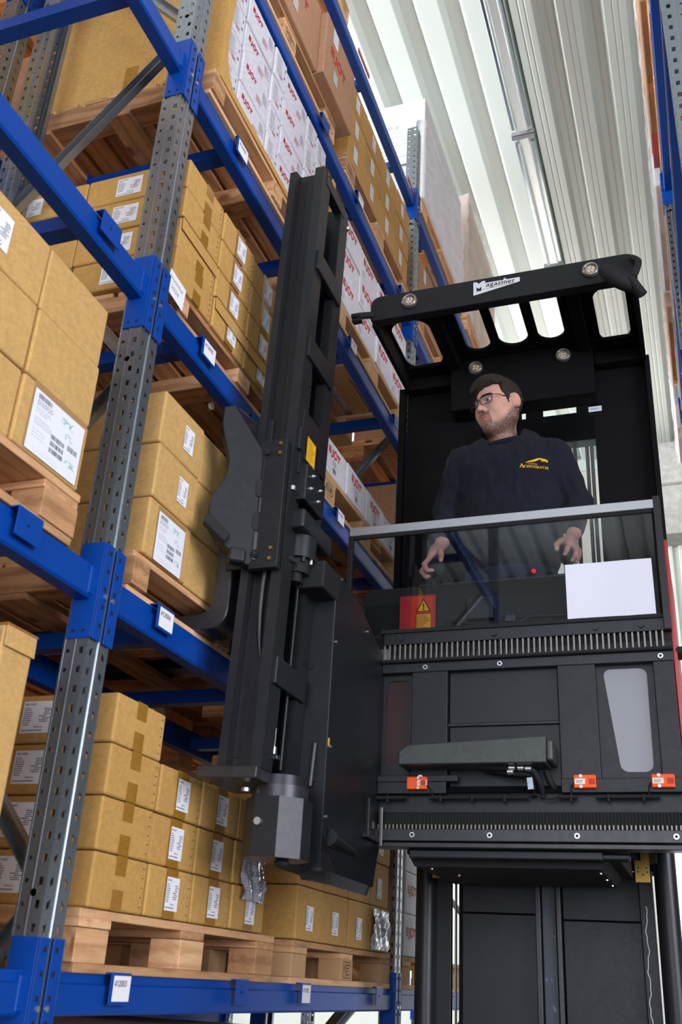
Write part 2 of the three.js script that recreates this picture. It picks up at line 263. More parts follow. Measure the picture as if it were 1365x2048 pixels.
// ---------------------------------------------------------------- the hall
const WALLX = [-8.2, 7.2], WALLZ = [9.2, -12.0];
{
  const w = WALLX[1] - WALLX[0], d = WALLZ[0] - WALLZ[1], cx = (WALLX[0] + WALLX[1]) / 2, cz = (WALLZ[0] + WALLZ[1]) / 2;
  structure('floor', boxG(w, .2, d, 0), std(0x6a6a68, .5, 0, { map: T.conc }), [cx, -EYE - .1, cz]);
  // roof of trapezoidal sheets running along the aisle
  const pitch = .325, x0 = WALLX[0], n = Math.ceil(w / pitch), top = CEIL + .075;
  const roofSheet = (name, i0, i1, m) => {                             // white sheets over the shelving, grey ones from the strip light on
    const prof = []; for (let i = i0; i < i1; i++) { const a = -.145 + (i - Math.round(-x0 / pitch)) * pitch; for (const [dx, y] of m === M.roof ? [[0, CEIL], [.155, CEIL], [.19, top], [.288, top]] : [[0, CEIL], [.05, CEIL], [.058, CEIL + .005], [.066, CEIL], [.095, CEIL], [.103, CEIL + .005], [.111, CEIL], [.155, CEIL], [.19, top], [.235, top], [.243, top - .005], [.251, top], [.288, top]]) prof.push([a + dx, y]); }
    structure(name, moved(poly(prof.concat([[prof[prof.length - 1][0] + .037, CEIL + .25], [prof[0][0], CEIL + .25]]), d), [0, 0, WALLZ[1]]), m);
  };
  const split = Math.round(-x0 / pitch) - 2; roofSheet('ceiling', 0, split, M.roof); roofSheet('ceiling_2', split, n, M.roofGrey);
  // end wall: ribbed sheets below and above a concrete band, a tall window behind the truck, a floor-level window at its foot
  const wallB = structure('wall_end'); const H = CEIL + EYE + .2;
  const seg = (x0, x1, y0, y1) => part(wallB, 'wall_panel', boxG(x1 - x0, y1 - y0, .2, 0), M.wall, [(x0 + x1) / 2, (y0 + y1) / 2, WALLZ[1] - .1]);
  seg(WALLX[0], -2.0, -EYE, CEIL + .2); seg(-2.0, -.66, 6.36, CEIL + .2); seg(-.66, 1.2, 1.62, CEIL + .2); seg(1.2, WALLX[1], -EYE, CEIL + .2); seg(-2.0, -.66, -EYE, 1.5); seg(-.66, -.55, -EYE, 1.62);
  for (let i = 0; i < 14; i++) part(wallB, 'rib', boxG(.05, 3.6, .05, .01), M.wall, [-.6 + i * .12, 3.35, WALLZ[1] + .02]);
  part(wallB, 'concrete_beam', boxG(4, 1.78, .3, .01), M.concrete, [1.32, 6.45, WALLZ[1] + .1]); part(wallB, 'concrete_ledge', boxG(4, .42, .5, .01), M.concrete, [1.32, 5.35, WALLZ[1] + .18]);
  for (const y of [5.9, 6.95]) part(wallB, 'joint', boxG(4, .03, .02, 0), std(0x9c9890, .9), [1.32, y, WALLZ[1] + .26]);
  const glow = (c, k) => new THREE.MeshStandardMaterial({ color: 0x202020, emissive: c, emissiveIntensity: k, roughness: .4 });
  const win = (name, wd, ht, p, r, c, k, bars) => {
    const g = structure(name, null, null, p); g.rotation.y = r;
    part(g, 'window_pane', boxG(wd, ht, .02, 0), glow(c, k));
    for (const s of [-1, 1]) { part(g, 'window_frame', boxG(.07, ht + .14, .08, .004), M.alu, [s * (wd / 2 + .035), 0, 0]); part(g, 'window_frame', boxG(wd, .07, .08, .004), M.alu, [0, s * (ht / 2 + .035), 0]); }
    for (let i = 1; i < bars; i++) part(g, 'window_frame', boxG(.05, ht, .06, .004), M.alu, [-wd / 2 + wd * i / bars, 0, .01]);
  };
  win('window_1', 1.34, 4.86, [-1.33, 3.93, WALLZ[1] - .05], 0, 0xfff3e0, 1.15, 2);
  win('window_2', 1.75, 3.5, [.325, -.13, WALLZ[1] - .05], 0, 0xffffff, 1.6, 1);
  win('window_3', 7, 6, [1.2, 2.0, WALLZ[0] + .05], Math.PI, 0xf1f5ff, .5, 5);
  win('window_4', 6, 4, [WALLX[1] + .02, 1.6, 2.2], -Math.PI / 2, 0xf4f4ff, .8, 4);
  win('window_5', 14.9, 1.9, [WALLX[0] - .02, 5.1, -4.46], Math.PI / 2, 0xffffff, 1.3, 10);
  const solid = (name, x0, x1, y0, y1, z0, z1) => structure(name, boxG(x1 - x0, y1 - y0, z1 - z0, 0), M.wallGrey, [(x0 + x1) / 2, (y0 + y1) / 2, (z0 + z1) / 2]);
  const [xa, xb] = WALLX, [za, zb] = WALLZ;
  solid('wall_front', xa, -2.37, -EYE, CEIL + .2, za, za + .2); solid('wall_front_2', 4.77, xb, -EYE, CEIL + .2, za, za + .2); solid('wall_front_3', -2.37, 4.77, 5.07, CEIL + .2, za, za + .2); solid('wall_front_4', -2.37, 4.77, -EYE, -1.07, za, za + .2);
  solid('wall_right', xb, xb + .2, -EYE, CEIL + .2, 5.27, za); solid('wall_right_2', xb, xb + .2, -EYE, CEIL + .2, zb, -.87); solid('wall_right_3', xb, xb + .2, 3.67, CEIL + .2, -.87, 5.27); solid('wall_right_4', xb, xb + .2, -EYE, -.47, -.87, 5.27);
  solid('wall_left', xa - .2, xa, -EYE, 4.08, zb, za); solid('wall_left_2', xa - .2, xa, 6.12, CEIL + .2, zb, za); solid('wall_left_4', xa - .2, xa, 4.08, 6.12, 3.06, za);
}
// strip light hung under the roof sheets
{
  const t = thing('strip_light', 'long metal strip light with clear tube covers hung under the white ribbed roof', 'light', [-.905, CEIL - .1, -5.2]);
  part(t, 'trunking', boxG(.075, .05, 8.6, .006), std(0xd9dcdc, .35, .5), [.015, 0, 0]);
  for (const s of [-1, 1]) for (let i = 0; i < 5; i++) {
    part(t, 'reflector', boxG(.03, .035, 1.56, .004), std(0x9aa0a4, .16, .95), [s * .065 + .012, -.012, -3.42 + i * 1.71]);
    part(t, 'tube_cover', moved(rod(.016, 1.56), [0, 0, 0], [Math.PI / 2, 0, 0]), phy(0xf4f6f6, .08, 0, { transmission: .8, thickness: 0 }), [s * .045 + .018, -.04, -3.42 + i * 1.71]);
    part(t, 'end_bracket', boxG(.19, .05, .05, .006), M.alu, [.015, -.02, -4.27 + i * 1.71]);
  }
  for (const z of [-4, 0, 4]) part(t, 'hanger', rod(.006, .1), M.zinc, [.015, .06, z]);
}

// ---------------------------------------------------------------- pallet racks
const LV = { 2: -.965, 3: -.012, 4: .952, 5: 1.916, 6: 2.872, 7: 3.80, 8: 4.765 };
const FACE = -1.44, REAR = -2.14, FZ = [.713, -2.087, -4.887, -7.687, -10.487], PW = .095, PD = .07;
function holed(w, h, hole) {
  return poly([[0, 0], [w, 0], [w, h], [0, h]], .0025, 0, hole ? [hole] : []);
}
const circle = (x, y, r) => { const p = new THREE.Path(); p.absarc(x, y, r, 0, 2 * Math.PI, true); return p; };
// a perforated post: front face towards +x at x = 0, centred on z = 0, foot at y = 0
function postG(height) {
  return memo('post' + height, () => {
    const P = .05, list = [], rect = (cx, cy, a, b, k = 0) => [[cx - a, cy - b - k], [cx - a, cy + b - k], [cx + a, cy + b + k], [cx + a, cy - b + k]];
    const put = (g, m) => { const c = g.clone(); c.applyMatrix4(m); return c; };
    const face = (g, z0, x) => put(g, new THREE.Matrix4().makeRotationY(-Math.PI / 2).setPosition(x, 0, z0));      // width runs towards +z, thickness towards -x
    const strip = (w, hole) => holed(w, P, hole);
    const one = [];
    one.push(face(strip(.041, rect(.019, .025, .006, .0085, .004)), -.0475, 0), face(strip(.041, rect(.022, .025, .006, .0085, -.004)), .0065, 0), put(new THREE.CylinderGeometry(.0062, .0062, P, 8, 1, true), new THREE.Matrix4().makeTranslation(-.0015, P / 2, 0)));
    for (const s of [-1, 1]) one.push(put(new THREE.CylinderGeometry(.0035, .0035, P, 8, 1, true), new THREE.Matrix4().makeTranslation(-.003, P / 2, s * .0448)), put(new THREE.CylinderGeometry(.0045, .0045, P, 8, 1, true), new THREE.Matrix4().makeTranslation(-.036, P / 2, s * .0452)), put(new THREE.CylinderGeometry(.0035, .0035, P, 8, 1, true), new THREE.Matrix4().makeTranslation(-PD + .002, P / 2, s * .0452)));
    for (const s of [-1, 1]) {
      const m = (x0, z) => new THREE.Matrix4().setPosition(x0, 0, z);
      one.push(put(strip(.03, circle(.014, .025, .0055)), m(-PD, s * .0455)), put(strip(.036, rect(.02, .025, .006, .009)), m(-.036, s * .0475 - .001)), put(strip(.008), m(-.04, s * .0435 - .001)));
      one.push(put(boxG(.004, P, .01, 0), m(-.0375, s * .045)), put(boxG(.004, P, .02, 0), m(-PD, s * .038)));
      one.forEach((g) => g);
    }
    const base = merged(one.map(g => (g.parameters?.radiusTop || g.computeVertexNormals(), g)));
    for (let y = 0; y < height; y += P) list.push(moved(base, [0, y + P / 2 - .025, 0]));
    return metricUV(merged(list), 'y');
  });
}
function channelG(len) { return memo('ch' + len.toFixed(3), () => { const g = poly([[-.02, -.014], [.02, -.014], [.02, .014], [.0165, .014], [.0165, -.0105], [-.0165, -.0105], [-.0165, .014], [-.02, .014]], len); return metricUV(g, 'z'); }); }
function frame(z, label, face = FACE, rear = REAR, height = 7.25) {
  const dir = Math.sign(face - rear), t = thing('upright_frame', label, 'rack upright', [0, -EYE, z]);
  part(t, 'post', postG(height), M.galv, [face, 0, 0], [0, dir > 0 ? 0 : Math.PI, 0]);
  part(t, 'post', postG(height), M.galv, [rear, 0, 0], [0, dir > 0 ? Math.PI : 0, 0]);
  for (const x of [face - dir * .05, rear + dir * .05]) part(t, 'foot_plate', boxG(.13, .01, .14, .002), M.galv, [x, .005, 0]);
  const a = face - dir * .03, b = rear + dir * .03; let f = true;
  for (let y = .15 + EYE - 2 * 1.46 + .73; y < height - .8; y += .73) {
    if (y < .05) { f = !f; continue; }
    const p = f ? V(b, y, 0) : V(a, y, 0), q = f ? V(a, y + .73, 0) : V(b, y + .73, 0); f = !f;
    const m = part(t, 'brace', channelG(p.distanceTo(q)), M.galv, [p.x, p.y, 0]); m.up.set(0, 0, 1); m.lookAt(q.x, q.y, 0);
    m.quaternion.setFromRotationMatrix(new THREE.Matrix4().lookAt(q, p, V(0, 0, 1)));
    for (const e of [p, q]) part(t, 'bolt', moved(rod(.009, .10, 8), [0, 0, 0], [Math.PI / 2, 0, 0]), M.zinc, [e.x, e.y, 0]);
  }
  return t;
}
// a beam with its two hooked end plates; x = front face, origin at the middle of its top edge
const beamProfile = [[-.010, 0], [-.010, -.022], [0, -.026], [0, -.084], [-.005, -.09], [-.045, -.09], [-.045, 0]];
function beamBuild(t, len, front) {
  const s = front;                                                        // +1: faces +x
  const g = memo('beam' + len, () => metricUV(moved(poly(beamProfile, len, .0012), [0, 0, -len / 2]), 'z'));
  const body = part(t, 'beam_profile', g, M.blue); if (s < 0) body.rotation.y = Math.PI;
  for (const e of [-1, 1]) {
    const c = part(t, 'connector', memo('con' + e + s, () => metricUV(merged([
      moved(boxG(.004, .265, .038, .0015), [s * .016, -.063, e * .021]), moved(boxG(.072, .265, .004, .0015), [s * -.0185, -.063, e * -.0035]), moved(boxG(.05, .075, .03, .004), [s * -.02, -.045, e * -.014])]), 'z')), M.blue, [0, 0, e * len / 2]);
    for (let k = 0; k < 5; k++) part(c, 'hole', boxG(.002, .012, .01, .001), M.rubber, [s * .0182, .045 - k * .05, e * .024]);
    for (let k = 0; k < 2; k++) part(c, 'hole', moved(rod(.0045, .003, 8), [0, 0, 0], [Math.PI / 2, 0, 0]), M.rubber, [s * (-.006 - k * .03), -.175, e * -.0055]);
    part(c, 'bolt', moved(rod(.007, .006, 8), [0, 0, 0], [0, 0, Math.PI / 2]), M.zinc, [s * .019, -.075, e * .03]);
  }
}
function holder(t, dz, key) {
  const h = part(t, 'label_holder', memo('holder', () => merged([moved(boxG(.004, .07, .095, .001), [.02, -.032, 0]), moved(boxG(.03, .004, .095, .001), [.006, .004, 0])])), M.blue, [0, 0, dz]);
  if (key) decal(h, 'location_label', key, .082, .058, [.0228, -.03, -.003], OUT); else part(h, 'hole', moved(rod(.004, .002, 8), [0, 0, 0], [0, 0, Math.PI / 2]), M.rubber, [.0222, -.03, .005]);
}
function beam(level, bay, label, holders = [], o = {}) {
  const { x = -1.45, front = 1, y = LV[level], za = FZ[bay], group } = o, len = 2.8 - PW, t = thing('rack_beam', label, 'rack beam', [x, y, za - 1.4], group);
  beamBuild(t, len, front); for (const [z, key] of holders) holder(t, z - (za - 1.4), key);
  return t;
}
function supportBar(z, y, label, xa = -1.495, xb = -2.085) {
  const t = thing('pallet_support_bar', label, 'support bar', [(xa + xb) / 2, y, z]);
  const L0 = xa - xb, g = memo('sup' + L0.toFixed(3), () => metricUV(moved(poly([[-.025, -.075], [.025, -.075], [.025, -.028], [.021, -.028], [.021, -.071], [-.021, -.071], [-.021, -.028], [-.025, -.028]], L0, .0008), [-L0 / 2, 0, 0], [0, Math.PI / 2, 0]), 'x'));
  part(t, 'bar_profile', moved(g, [0, 0, 0], [0, 0, 0]), M.blue);
  for (const e of [-1, 1]) part(t, 'end_plate', boxG(.004, .075, .07, .001), M.blue, [e * L0 / 2, -.045, 0]);
}
frame(FZ[0], 'galvanized rack upright beside the camera at the aisle end of the shelving'); frame(FZ[1], 'tall galvanized perforated upright between the two front shelving bays'); frame(FZ[2], 'galvanized perforated upright behind the truck cab, wrapped white load beside its top'); frame(FZ[3], 'galvanized rack upright hidden deep in the aisle behind the truck'); frame(FZ[4], 'last galvanized rack upright close to the end wall');
const NUMW = { 2: 'lowest', 3: 'eye-level', 4: 'next-up', 5: 'third', 6: 'fourth', 7: 'fifth', 8: 'topmost' };
for (const l of [3, 4, 5, 6]) {
  beam(l, 0, `blue front beam, ${NUMW[l]}, in the bay before the tall upright`, l === 4 ? [[-1.72]] : l === 5 ? [[-1.805]] : []);
  if (l < 6) beam(l, 0, `blue back beam, ${NUMW[l]}, in the bay before the tall upright`, [], { x: -2.13, front: -1 });
}
const HOLD = { 3: [[-2.405, '412003'], [-3.14], [-3.69, '411903'], [-4.58]], 4: [[-2.38, '412004'], [-3.7, '411904']], 5: [[-2.425, '412005'], [-3.76, '411905']], 6: [[-2.475, '412006'], [-3.8, '411906'], [-4.56]], 7: [[-3.24], [-3.78, '411906'], [-4.6]], 8: [] };
for (const l of [2, 3, 4, 5, 6, 7, 8]) {
  beam(l, 1, `blue front beam, ${NUMW[l]}, in the bay beside the fork mast`, HOLD[l] ?? []);
  if (l !== 6) beam(l, 1, `blue back beam, ${NUMW[l]}, in the bay beside the fork mast`, [], { x: -2.13, front: -1 });
}
for (const l of [3, 4, 5, 6, 7, 8]) {
  beam(l, 2, `blue front beam, ${NUMW[l]}, in the bay behind the truck cab`, l === 6 ? [[-5.3]] : []);
  beam(l, 2, `blue back beam, ${NUMW[l]}, in the bay behind the truck cab`, [], { x: -2.13, front: -1 });
}
for (const l of [6, 7, 8]) { beam(l, 3, `blue front beam, ${NUMW[l]}, in the bay by the end wall`); beam(l, 3, `blue back beam, ${NUMW[l]}, in the bay by the end wall`, [], { x: -2.13, front: -1 }); }
for (const l of [4, 5, 6]) [-1.745, -.35].forEach((z, i) => supportBar(z, LV[l], `blue cross bar, ${NUMW[l]} level, ${i ? 'far from' : 'close to'} the tall upright, near bay`));
for (const l of [3, 4, 5, 6, 7, 8]) [-2.46, -3.12, -3.84, -4.5].forEach((z, i) => { supportBar(z + (l === 5 && i === 0 ? .1 : 0), LV[l], `blue cross bar, ${NUMW[l]} level, ${['first', 'second', 'third', 'fourth'][i]} after the tall upright, mast bay`); });
for (const l of [6, 7, 8]) [-5.26, -5.92, -6.6, -7.3].forEach((z, i) => supportBar(z, LV[l], `blue cross bar, ${NUMW[l]} level, ${['first', 'second', 'third', 'fourth'][i]} past the cab, rear bay`));
// the rack on the other side of the aisle
const RX = .1175, RZ = [-2.42, -5.22, -8.02, -10.82];
RZ.forEach((z, i) => frame(z, ['pale galvanized upright at the photo edge, across the aisle from the shelving', 'second upright across the aisle, beside the cab roof', 'third upright across the aisle, far behind the cab', 'fourth upright across the aisle, by the end wall'][i], RX, RX + .7));
for (let b = 0; b < 3; b++) for (const [l, y] of [['topmost', 4.78], ['second', 3.4]]) {
  const where = ['by the photo edge', 'beside the cab', 'by the end wall'][b];
  beam(0, 0, `${l} blue front beam across the aisle, ${where}`, [], { x: RX + .008, front: -1, y, za: RZ[b] });
  beam(0, 0, `${l} blue back beam across the aisle, ${where}`, [], { x: RX + .69, front: 1, y, za: RZ[b] });
}

// ---------------------------------------------------------------- pallets
// long side along z; origin at the middle of the underside
function pallet(kind, label, p, o = {}) {
  const t = thing('pallet', label, 'pallet', p, null, o.turn ?? 0), wood = (i) => o.mat ?? M.wood[i % 3], tone = o.tone ?? 0;
  const W = .8, Ln = o.len ?? 1.2;
  const lay = (name, w, h, d, x, y, z, k, mat, grain) => part(t, name, boxG(w, h, d, .003, grain, (k % 7) * .37), mat, [x + rr(-.002, .002), y, z + rr(-.003, .003)], [0, rr(-.006, .006), rr(-.004, .004)]);
  if (kind === 'euro') {
    for (const [i, x, w] of [[0, -.35, .1], [1, 0, .145], [2, .35, .1]]) {
      lay('bottom_board', w, .022, Ln, x, .011, 0, i, wood(i + tone), 'z');
      for (const [j, z] of [[0, -Ln / 2 + .0725], [1, 0], [2, Ln / 2 - .0725]]) { const b = lay('block', w, .078, .145, x, .061, z, i * 3 + j, o.blocks ?? wood(i + j + tone), 'z'); if (i === 2 && o.marks?.[j]) decal(b, 'stamp_mark', o.marks[j], .1, .07, [w / 2 + .0006, 0, 0], OUT); }
    }
    for (const [j, z] of [[0, -Ln / 2 + .0725], [1, 0], [2, Ln / 2 - .0725]]) lay('stringer_board', W, .022, .145, 0, .111, z, j + 3, wood(j + tone + 1), 'x');
    for (const [i, x, w] of [[0, -.3275, .145], [1, -.17, .1], [2, 0, .145], [3, .17, .1], [4, .3275, .145]]) lay('deck_board', w, .022, Ln, x, .133, 0, i + 5, wood(i + tone), 'z');
  } else {                                                             // beams across, deck boards along: the heavier one-way pallets
    const bh = o.beamH ?? .09, bw = o.beamW ?? .09, dt = .02, boards = o.boards ?? 7;
    for (const [j, z] of [[0, -Ln / 2 + bw / 2], [1, 0], [2, Ln / 2 - bw / 2]]) lay('cross_beam', W, bh, bw, 0, dt + bh / 2, z, j, wood(j + tone), 'x');
    for (const [i, x] of [[0, -.34], [1, 0], [2, .34]]) lay('bottom_board', .1, dt, Ln, x, dt / 2, 0, i, wood(i + tone + 1), 'z');
    for (let i = 0; i < boards; i++) lay('deck_board', W / boards - .018, dt, Ln, -W / 2 + W * (i + .5) / boards, dt * 1.5 + bh, 0, i, wood(i + tone), 'z');
  }
  return t;
}
// ---------------------------------------------------------------- cartons; origin at the middle of the underside, printed side towards +x
function carton(name, label, group, p, ry, s) {
  const { w, h, d } = s, t = thing(name, label, 'carton', p, group, ry), m = s.mat ?? M.kraft;
  part(t, 'carton_body', boxG(d, h, w, .0075, '', s.off ?? 0), m, [0, h / 2, 0]);
  const fx = d / 2 + .0012, fz = w / 2 + .0012;
  if (s.tape) { part(t, 'tape_strip', boxG(.0008, h * .36, .05, 0), M.tape, [fx, h * .82, s.tape]); part(t, 'tape_strip', boxG(.0008, h * .38, .05, 0), M.tape, [fx, h * .19, s.tape]); part(t, 'tape_strip', boxG(d, .0008, .05, 0), M.tape, [0, h + .0004, s.tape]); }
  if (s.film) part(t, 'tape_strip', boxG(.0012, h * .99, .07, 0), M.tape, [fx, h / 2, 0]);
  if (s.staples) for (let k = 0; k < 5; k++) part(t, 'staple', boxG(.0016, .002, .009, 0), M.staple, [fx, h * (.14 + .18 * k), -w / 2 + .022]);
  if (s.lid) { part(t, 'lid_flap', boxG(d + .01, .006, w + .004, .002), M.flap, [.002, h - .002, 0]); part(t, 'lid_flap', boxG(.004, .05, w * .98, .001), m, [fx + .003, h - .028, 0], [0, 0, .05]); }
  if (s.label) decal(t, 'address_label', s.label[0], s.label[1], s.label[2], [fx + .001, h / 2 + s.label[4], -s.label[3]], OUT);
  if (s.waybill) { part(t, 'label_pouch', boxG(.0008, s.waybill[2] * 1.08, s.waybill[1] * 1.05, 0), phy(0xcaa26a, .2, 0, { transparent: true, opacity: .55, clearcoat: .5 }), [fx + .0006, h / 2 + s.waybill[4] + .01, -s.waybill[3]]); decal(t, 'waybill', s.waybill[0], s.waybill[1], s.waybill[2], [fx + .0018, h / 2 + s.waybill[4], -s.waybill[3]], OUT); }
  if (s.side) decal(t, 'address_label', s.side[0], s.side[1], s.side[2], [s.side[3], h / 2 + s.side[4], fz]);
  if (s.print) decal(t, 'printed_word', s.print[0], s.print[1], s.print[2], [fx, h / 2 + s.print[4], -s.print[3]], OUT);
  if (s.print2) decal(t, 'printed_text', s.print2[0], s.print2[1], s.print2[2], [fx + .0004, h / 2 + s.print2[4], -s.print2[3]], OUT);
  if (s.endPrint) decal(t, 'printed_text', s.endPrint[0], s.endPrint[1], s.endPrint[2], [0, h / 2, fz]);
  return t;
}
const ORD = ['first', 'second', 'third', 'fourth', 'fifth', 'sixth'];
// rows of cartons along the aisle, each layer from z0 away from the camera; look(c, r) gives what differs
function stack(o) {
  for (let c = 0, z = o.z0; c < o.rows.length; c++) {
    const w = o.widths ? o.widths[c] : o.w; z -= w / 2;
    for (let r = 0; r < o.rows[c]; r++) {
      const s = { w: w - .004, h: o.h - .002, d: o.d, off: rr(0, 2), ...(o.look ? o.look(c, r) : {}) };
      s.mat ??= o.mats ? o.mats[Math.floor(rng() * o.mats.length)] : M.kraft;
      const where = `${ORD[r]} layer, ${ORD[c]} column from ${o.from ?? 'the upright'}, ${o.at}`;
      carton(o.name ?? 'carton', `${s.desc ?? o.desc}, ${where}`, o.group, [o.x - o.d / 2 + rr(-.004, .004), o.y + r * o.h, z], rr(-.012, .012) * (o.jit ?? 1), s);
      if (c === 0 && o.back !== 0) carton(o.name ?? 'carton', `${o.desc} in the rear row, ${ORD[r]} layer, beside ${o.from ?? 'the upright'}, ${o.at}`, o.group, [o.x - o.d * 1.5 - .006, o.y + r * o.h, z], rr(-.01, .01), { w: w - .004, h: o.h - .002, d: o.d, mat: s.mat, side: s.side && o.back === 2 ? s.side : undefined });
    }
    z -= w / 2 + (o.gap ?? .001);
  }
}
const P1 = -2.81, P2 = -4.19;
// eye-level shelf
pallet('euro', 'light wooden pallet on the lowest full beam under taped tan cartons, at tag 412003', [-1.85, LV[3], P1], { len: 1.2 });
stack({ desc: 'tan carton', at: 'lowest shelf', group: 'tan cartons over tag 412003', x: -1.45, y: LV[3] + .146, z0: -2.235, w: .266, h: .135, d: .405, rows: [4, 3, 3, 3], mats: [M.kraft, M.kraft2], back: 1,
  look: (c, r) => ({ tape: c === 0 ? .004 : 0, film: c > 0, staples: true, desc: c === 0 ? 'brown-taped tan carton' : 'labelled tan carton', label: c > 0 ? ['cartonLabel', .076, .088, .01, .0] : null, side: c === 0 ? ['cartonLabel', .1, .088, .03 - .075, .005] : null }) });
{
  const n = 22, g = new THREE.PlaneGeometry(.17, .16, n, n), p = g.attributes.position;
  for (let i = 0; i < p.count; i++) { const x = p.getX(i), y = p.getY(i); p.setZ(i, .010 * noise3(x * 22 + y * 9, y * 6, 3) + .006 * noise3(x * 50 + y * 30, y * 14, 9) + .016); }
  g.computeVertexNormals(); const [a, b, c, d] = RECT.pouchNote, uv = g.attributes.uv; const film = g.clone(); film.translate(0, 0, .003);
  for (let i = 0; i < uv.count; i++) uv.setXY(i, a + c * uv.getX(i), b + d * uv.getY(i));
  const t = thing('document_pouch', 'crinkled clear document pouch taped on the last carton column over tag 412003', 'pouch', [-1.449, .305, -3.165], null, Math.PI / 2);
  part(t, 'paper_note', g, phy(0xffffff, .25, .3, { map: T.print, side: THREE.DoubleSide, clearcoat: 1, clearcoatRoughness: .08 })); 
}
pallet('euro', 'pallet with chipboard blocks under wrapped tan cartons at tag 411903', [-1.85, LV[3], P2], { blocks: M.chip, tone: 1, marks: [null, 'stamp', null] });
stack({ desc: 'wrapped tan carton', at: 'lowest shelf', from: 'the fork mast', group: 'wrapped tan cartons over tag 411903', x: -1.45, y: LV[3] + .146, z0: -3.59, w: .29, h: .187, d: .4, rows: [3, 3, 3, 3], mats: [M.kraft2], look: (c, r) => ({ label: c < 3 || r > 0 ? ['cartonLabel', .075, .085, -.01, -.015] : null, film: false }) });
carton('carton', 'flat tan carton lying on top of the stack over tag 411903', null, [-1.66, LV[3] + .146 + .561, -3.74], 0, { w: .29, h: .105, d: .4, mat: M.kraft2 });
{
  const n = 20, g = new THREE.PlaneGeometry(.24, .165, n, n), p = g.attributes.position;
  for (let i = 0; i < p.count; i++) { const x = p.getX(i), y = p.getY(i); p.setZ(i, .009 * noise3(x * 20 + y * 12, y * 9, 13) + .005 * noise3(x * 46, y * 40, 19) + .013); }
  g.computeVertexNormals(); const [a, b, c, d] = RECT.pouchNote, uv = g.attributes.uv; for (let i = 0; i < uv.count; i++) uv.setXY(i, a + c * uv.getX(i), b + d * uv.getY(i));
  const t = thing('document_pouch', 'shiny crinkled document pouch on the corner carton over tag 411903', 'pouch', [-1.449, LV[3] + .235, -4.6], null, Math.PI / 2);
  part(t, 'paper_note', g, phy(0xffffff, .22, .45, { map: T.print, side: THREE.DoubleSide, clearcoat: 1, clearcoatRoughness: .08 }));
}
// next shelf up
pallet('cross', 'reddish wooden pallet held by the fork under tall tan cartons at tag 412004', [-1.85, LV[4], P1], { len: 1.2, beamH: .085, beamW: .085, tone: 0 });
stack({ desc: 'plain tan carton', at: 'second shelf', group: 'tall tan cartons over tag 412004', x: -1.45, y: LV[4] + .127, z0: -2.235, w: .266, h: .182, d: .4, rows: [3, 3, 3, 3], mats: [M.kraft3], back: 1,
  look: (c, r) => ({ desc: c === 0 ? (r === 0 ? 'tan carton with large white waybill' : 'tan carton with small white label') : undefined, label: c === 0 && r > 0 ? ['cartonLabel', .062, .085, .035, .0] : null, waybill: c === 0 && r === 0 ? ['waybill', .165, .155, .005, -.012] : null }) });
pallet('euro', 'wooden pallet behind the fork mast at the second shelf up', [-1.85, LV[4], P2], { tone: 1 });
stack({ desc: 'dim tan carton', at: 'second shelf', from: 'the mast', group: 'cartons on the second shelf behind the mast', x: -1.47, y: LV[4] + .146, z0: -3.6, w: .39, h: .25, d: .38, rows: [2, 2, 2], mats: [M.kraft2] });
// third shelf
pallet('cross', 'low dark-sided wooden pallet under glossy tan cartons at tag 412005', [-1.85, LV[5], -2.735], { len: 1.07, beamH: .06, beamW: .1, tone: 2 });
stack({ desc: 'tan carton', at: 'third shelf', group: 'tan cartons over tag 412005', x: -1.45, y: LV[5] + .101, z0: -2.175, w: .268, h: .127, d: .405, rows: [4, 4, 4, 4], mats: [M.kraft, M.kraft2], back: 2,
  look: (c, r) => ({ tape: c === 0 ? -.02 : 0, film: c > 0, staples: true, lid: (c === 0 && r === 1) || (c === 1 && r === 0) || (c === 2 && r === 0), desc: c === 0 ? 'brown-taped tan carton' : 'labelled tan carton', label: c > 0 ? ['cartonLabel', .07, .082, .015, .0] : null, side: c === 0 ? ['cartonLabel', .1, .078, -.03, .0] : null }) });
{
  const t = thing('inventory_tag', 'white paper inventory tag tucked under the cartons beside the upright at tag 412005', 'tag', [-1.437, LV[5] + .052, -2.188], null, Math.PI / 2);
  part(t, 'tag_sheet', decalG('inventory', .105, .09), M.print, [0, 0, 0], [-.03, 0, -.12]);
}
pallet('euro', 'pallet with stamped blocks under one row of white cartons at tag 411905', [-1.85, LV[5], P2], { blocks: M.chip, mat: M.chip, marks: [null, 'penMark', 'euro'] });
stack({ name: 'white_carton', desc: 'white carton printed red', at: 'third shelf', from: 'the mast', group: 'white cartons over tag 411905', x: -1.45, y: LV[5] + .146, z0: -3.565, w: .294, h: .172, d: .385, rows: [1, 1, 1, 1], mats: [M.white], back: 1, look: () => ({ print: ['EJOT', .15, .058, -.01, .03], print2: ['boxInfo', .07, .08, .0, -.035] }) });
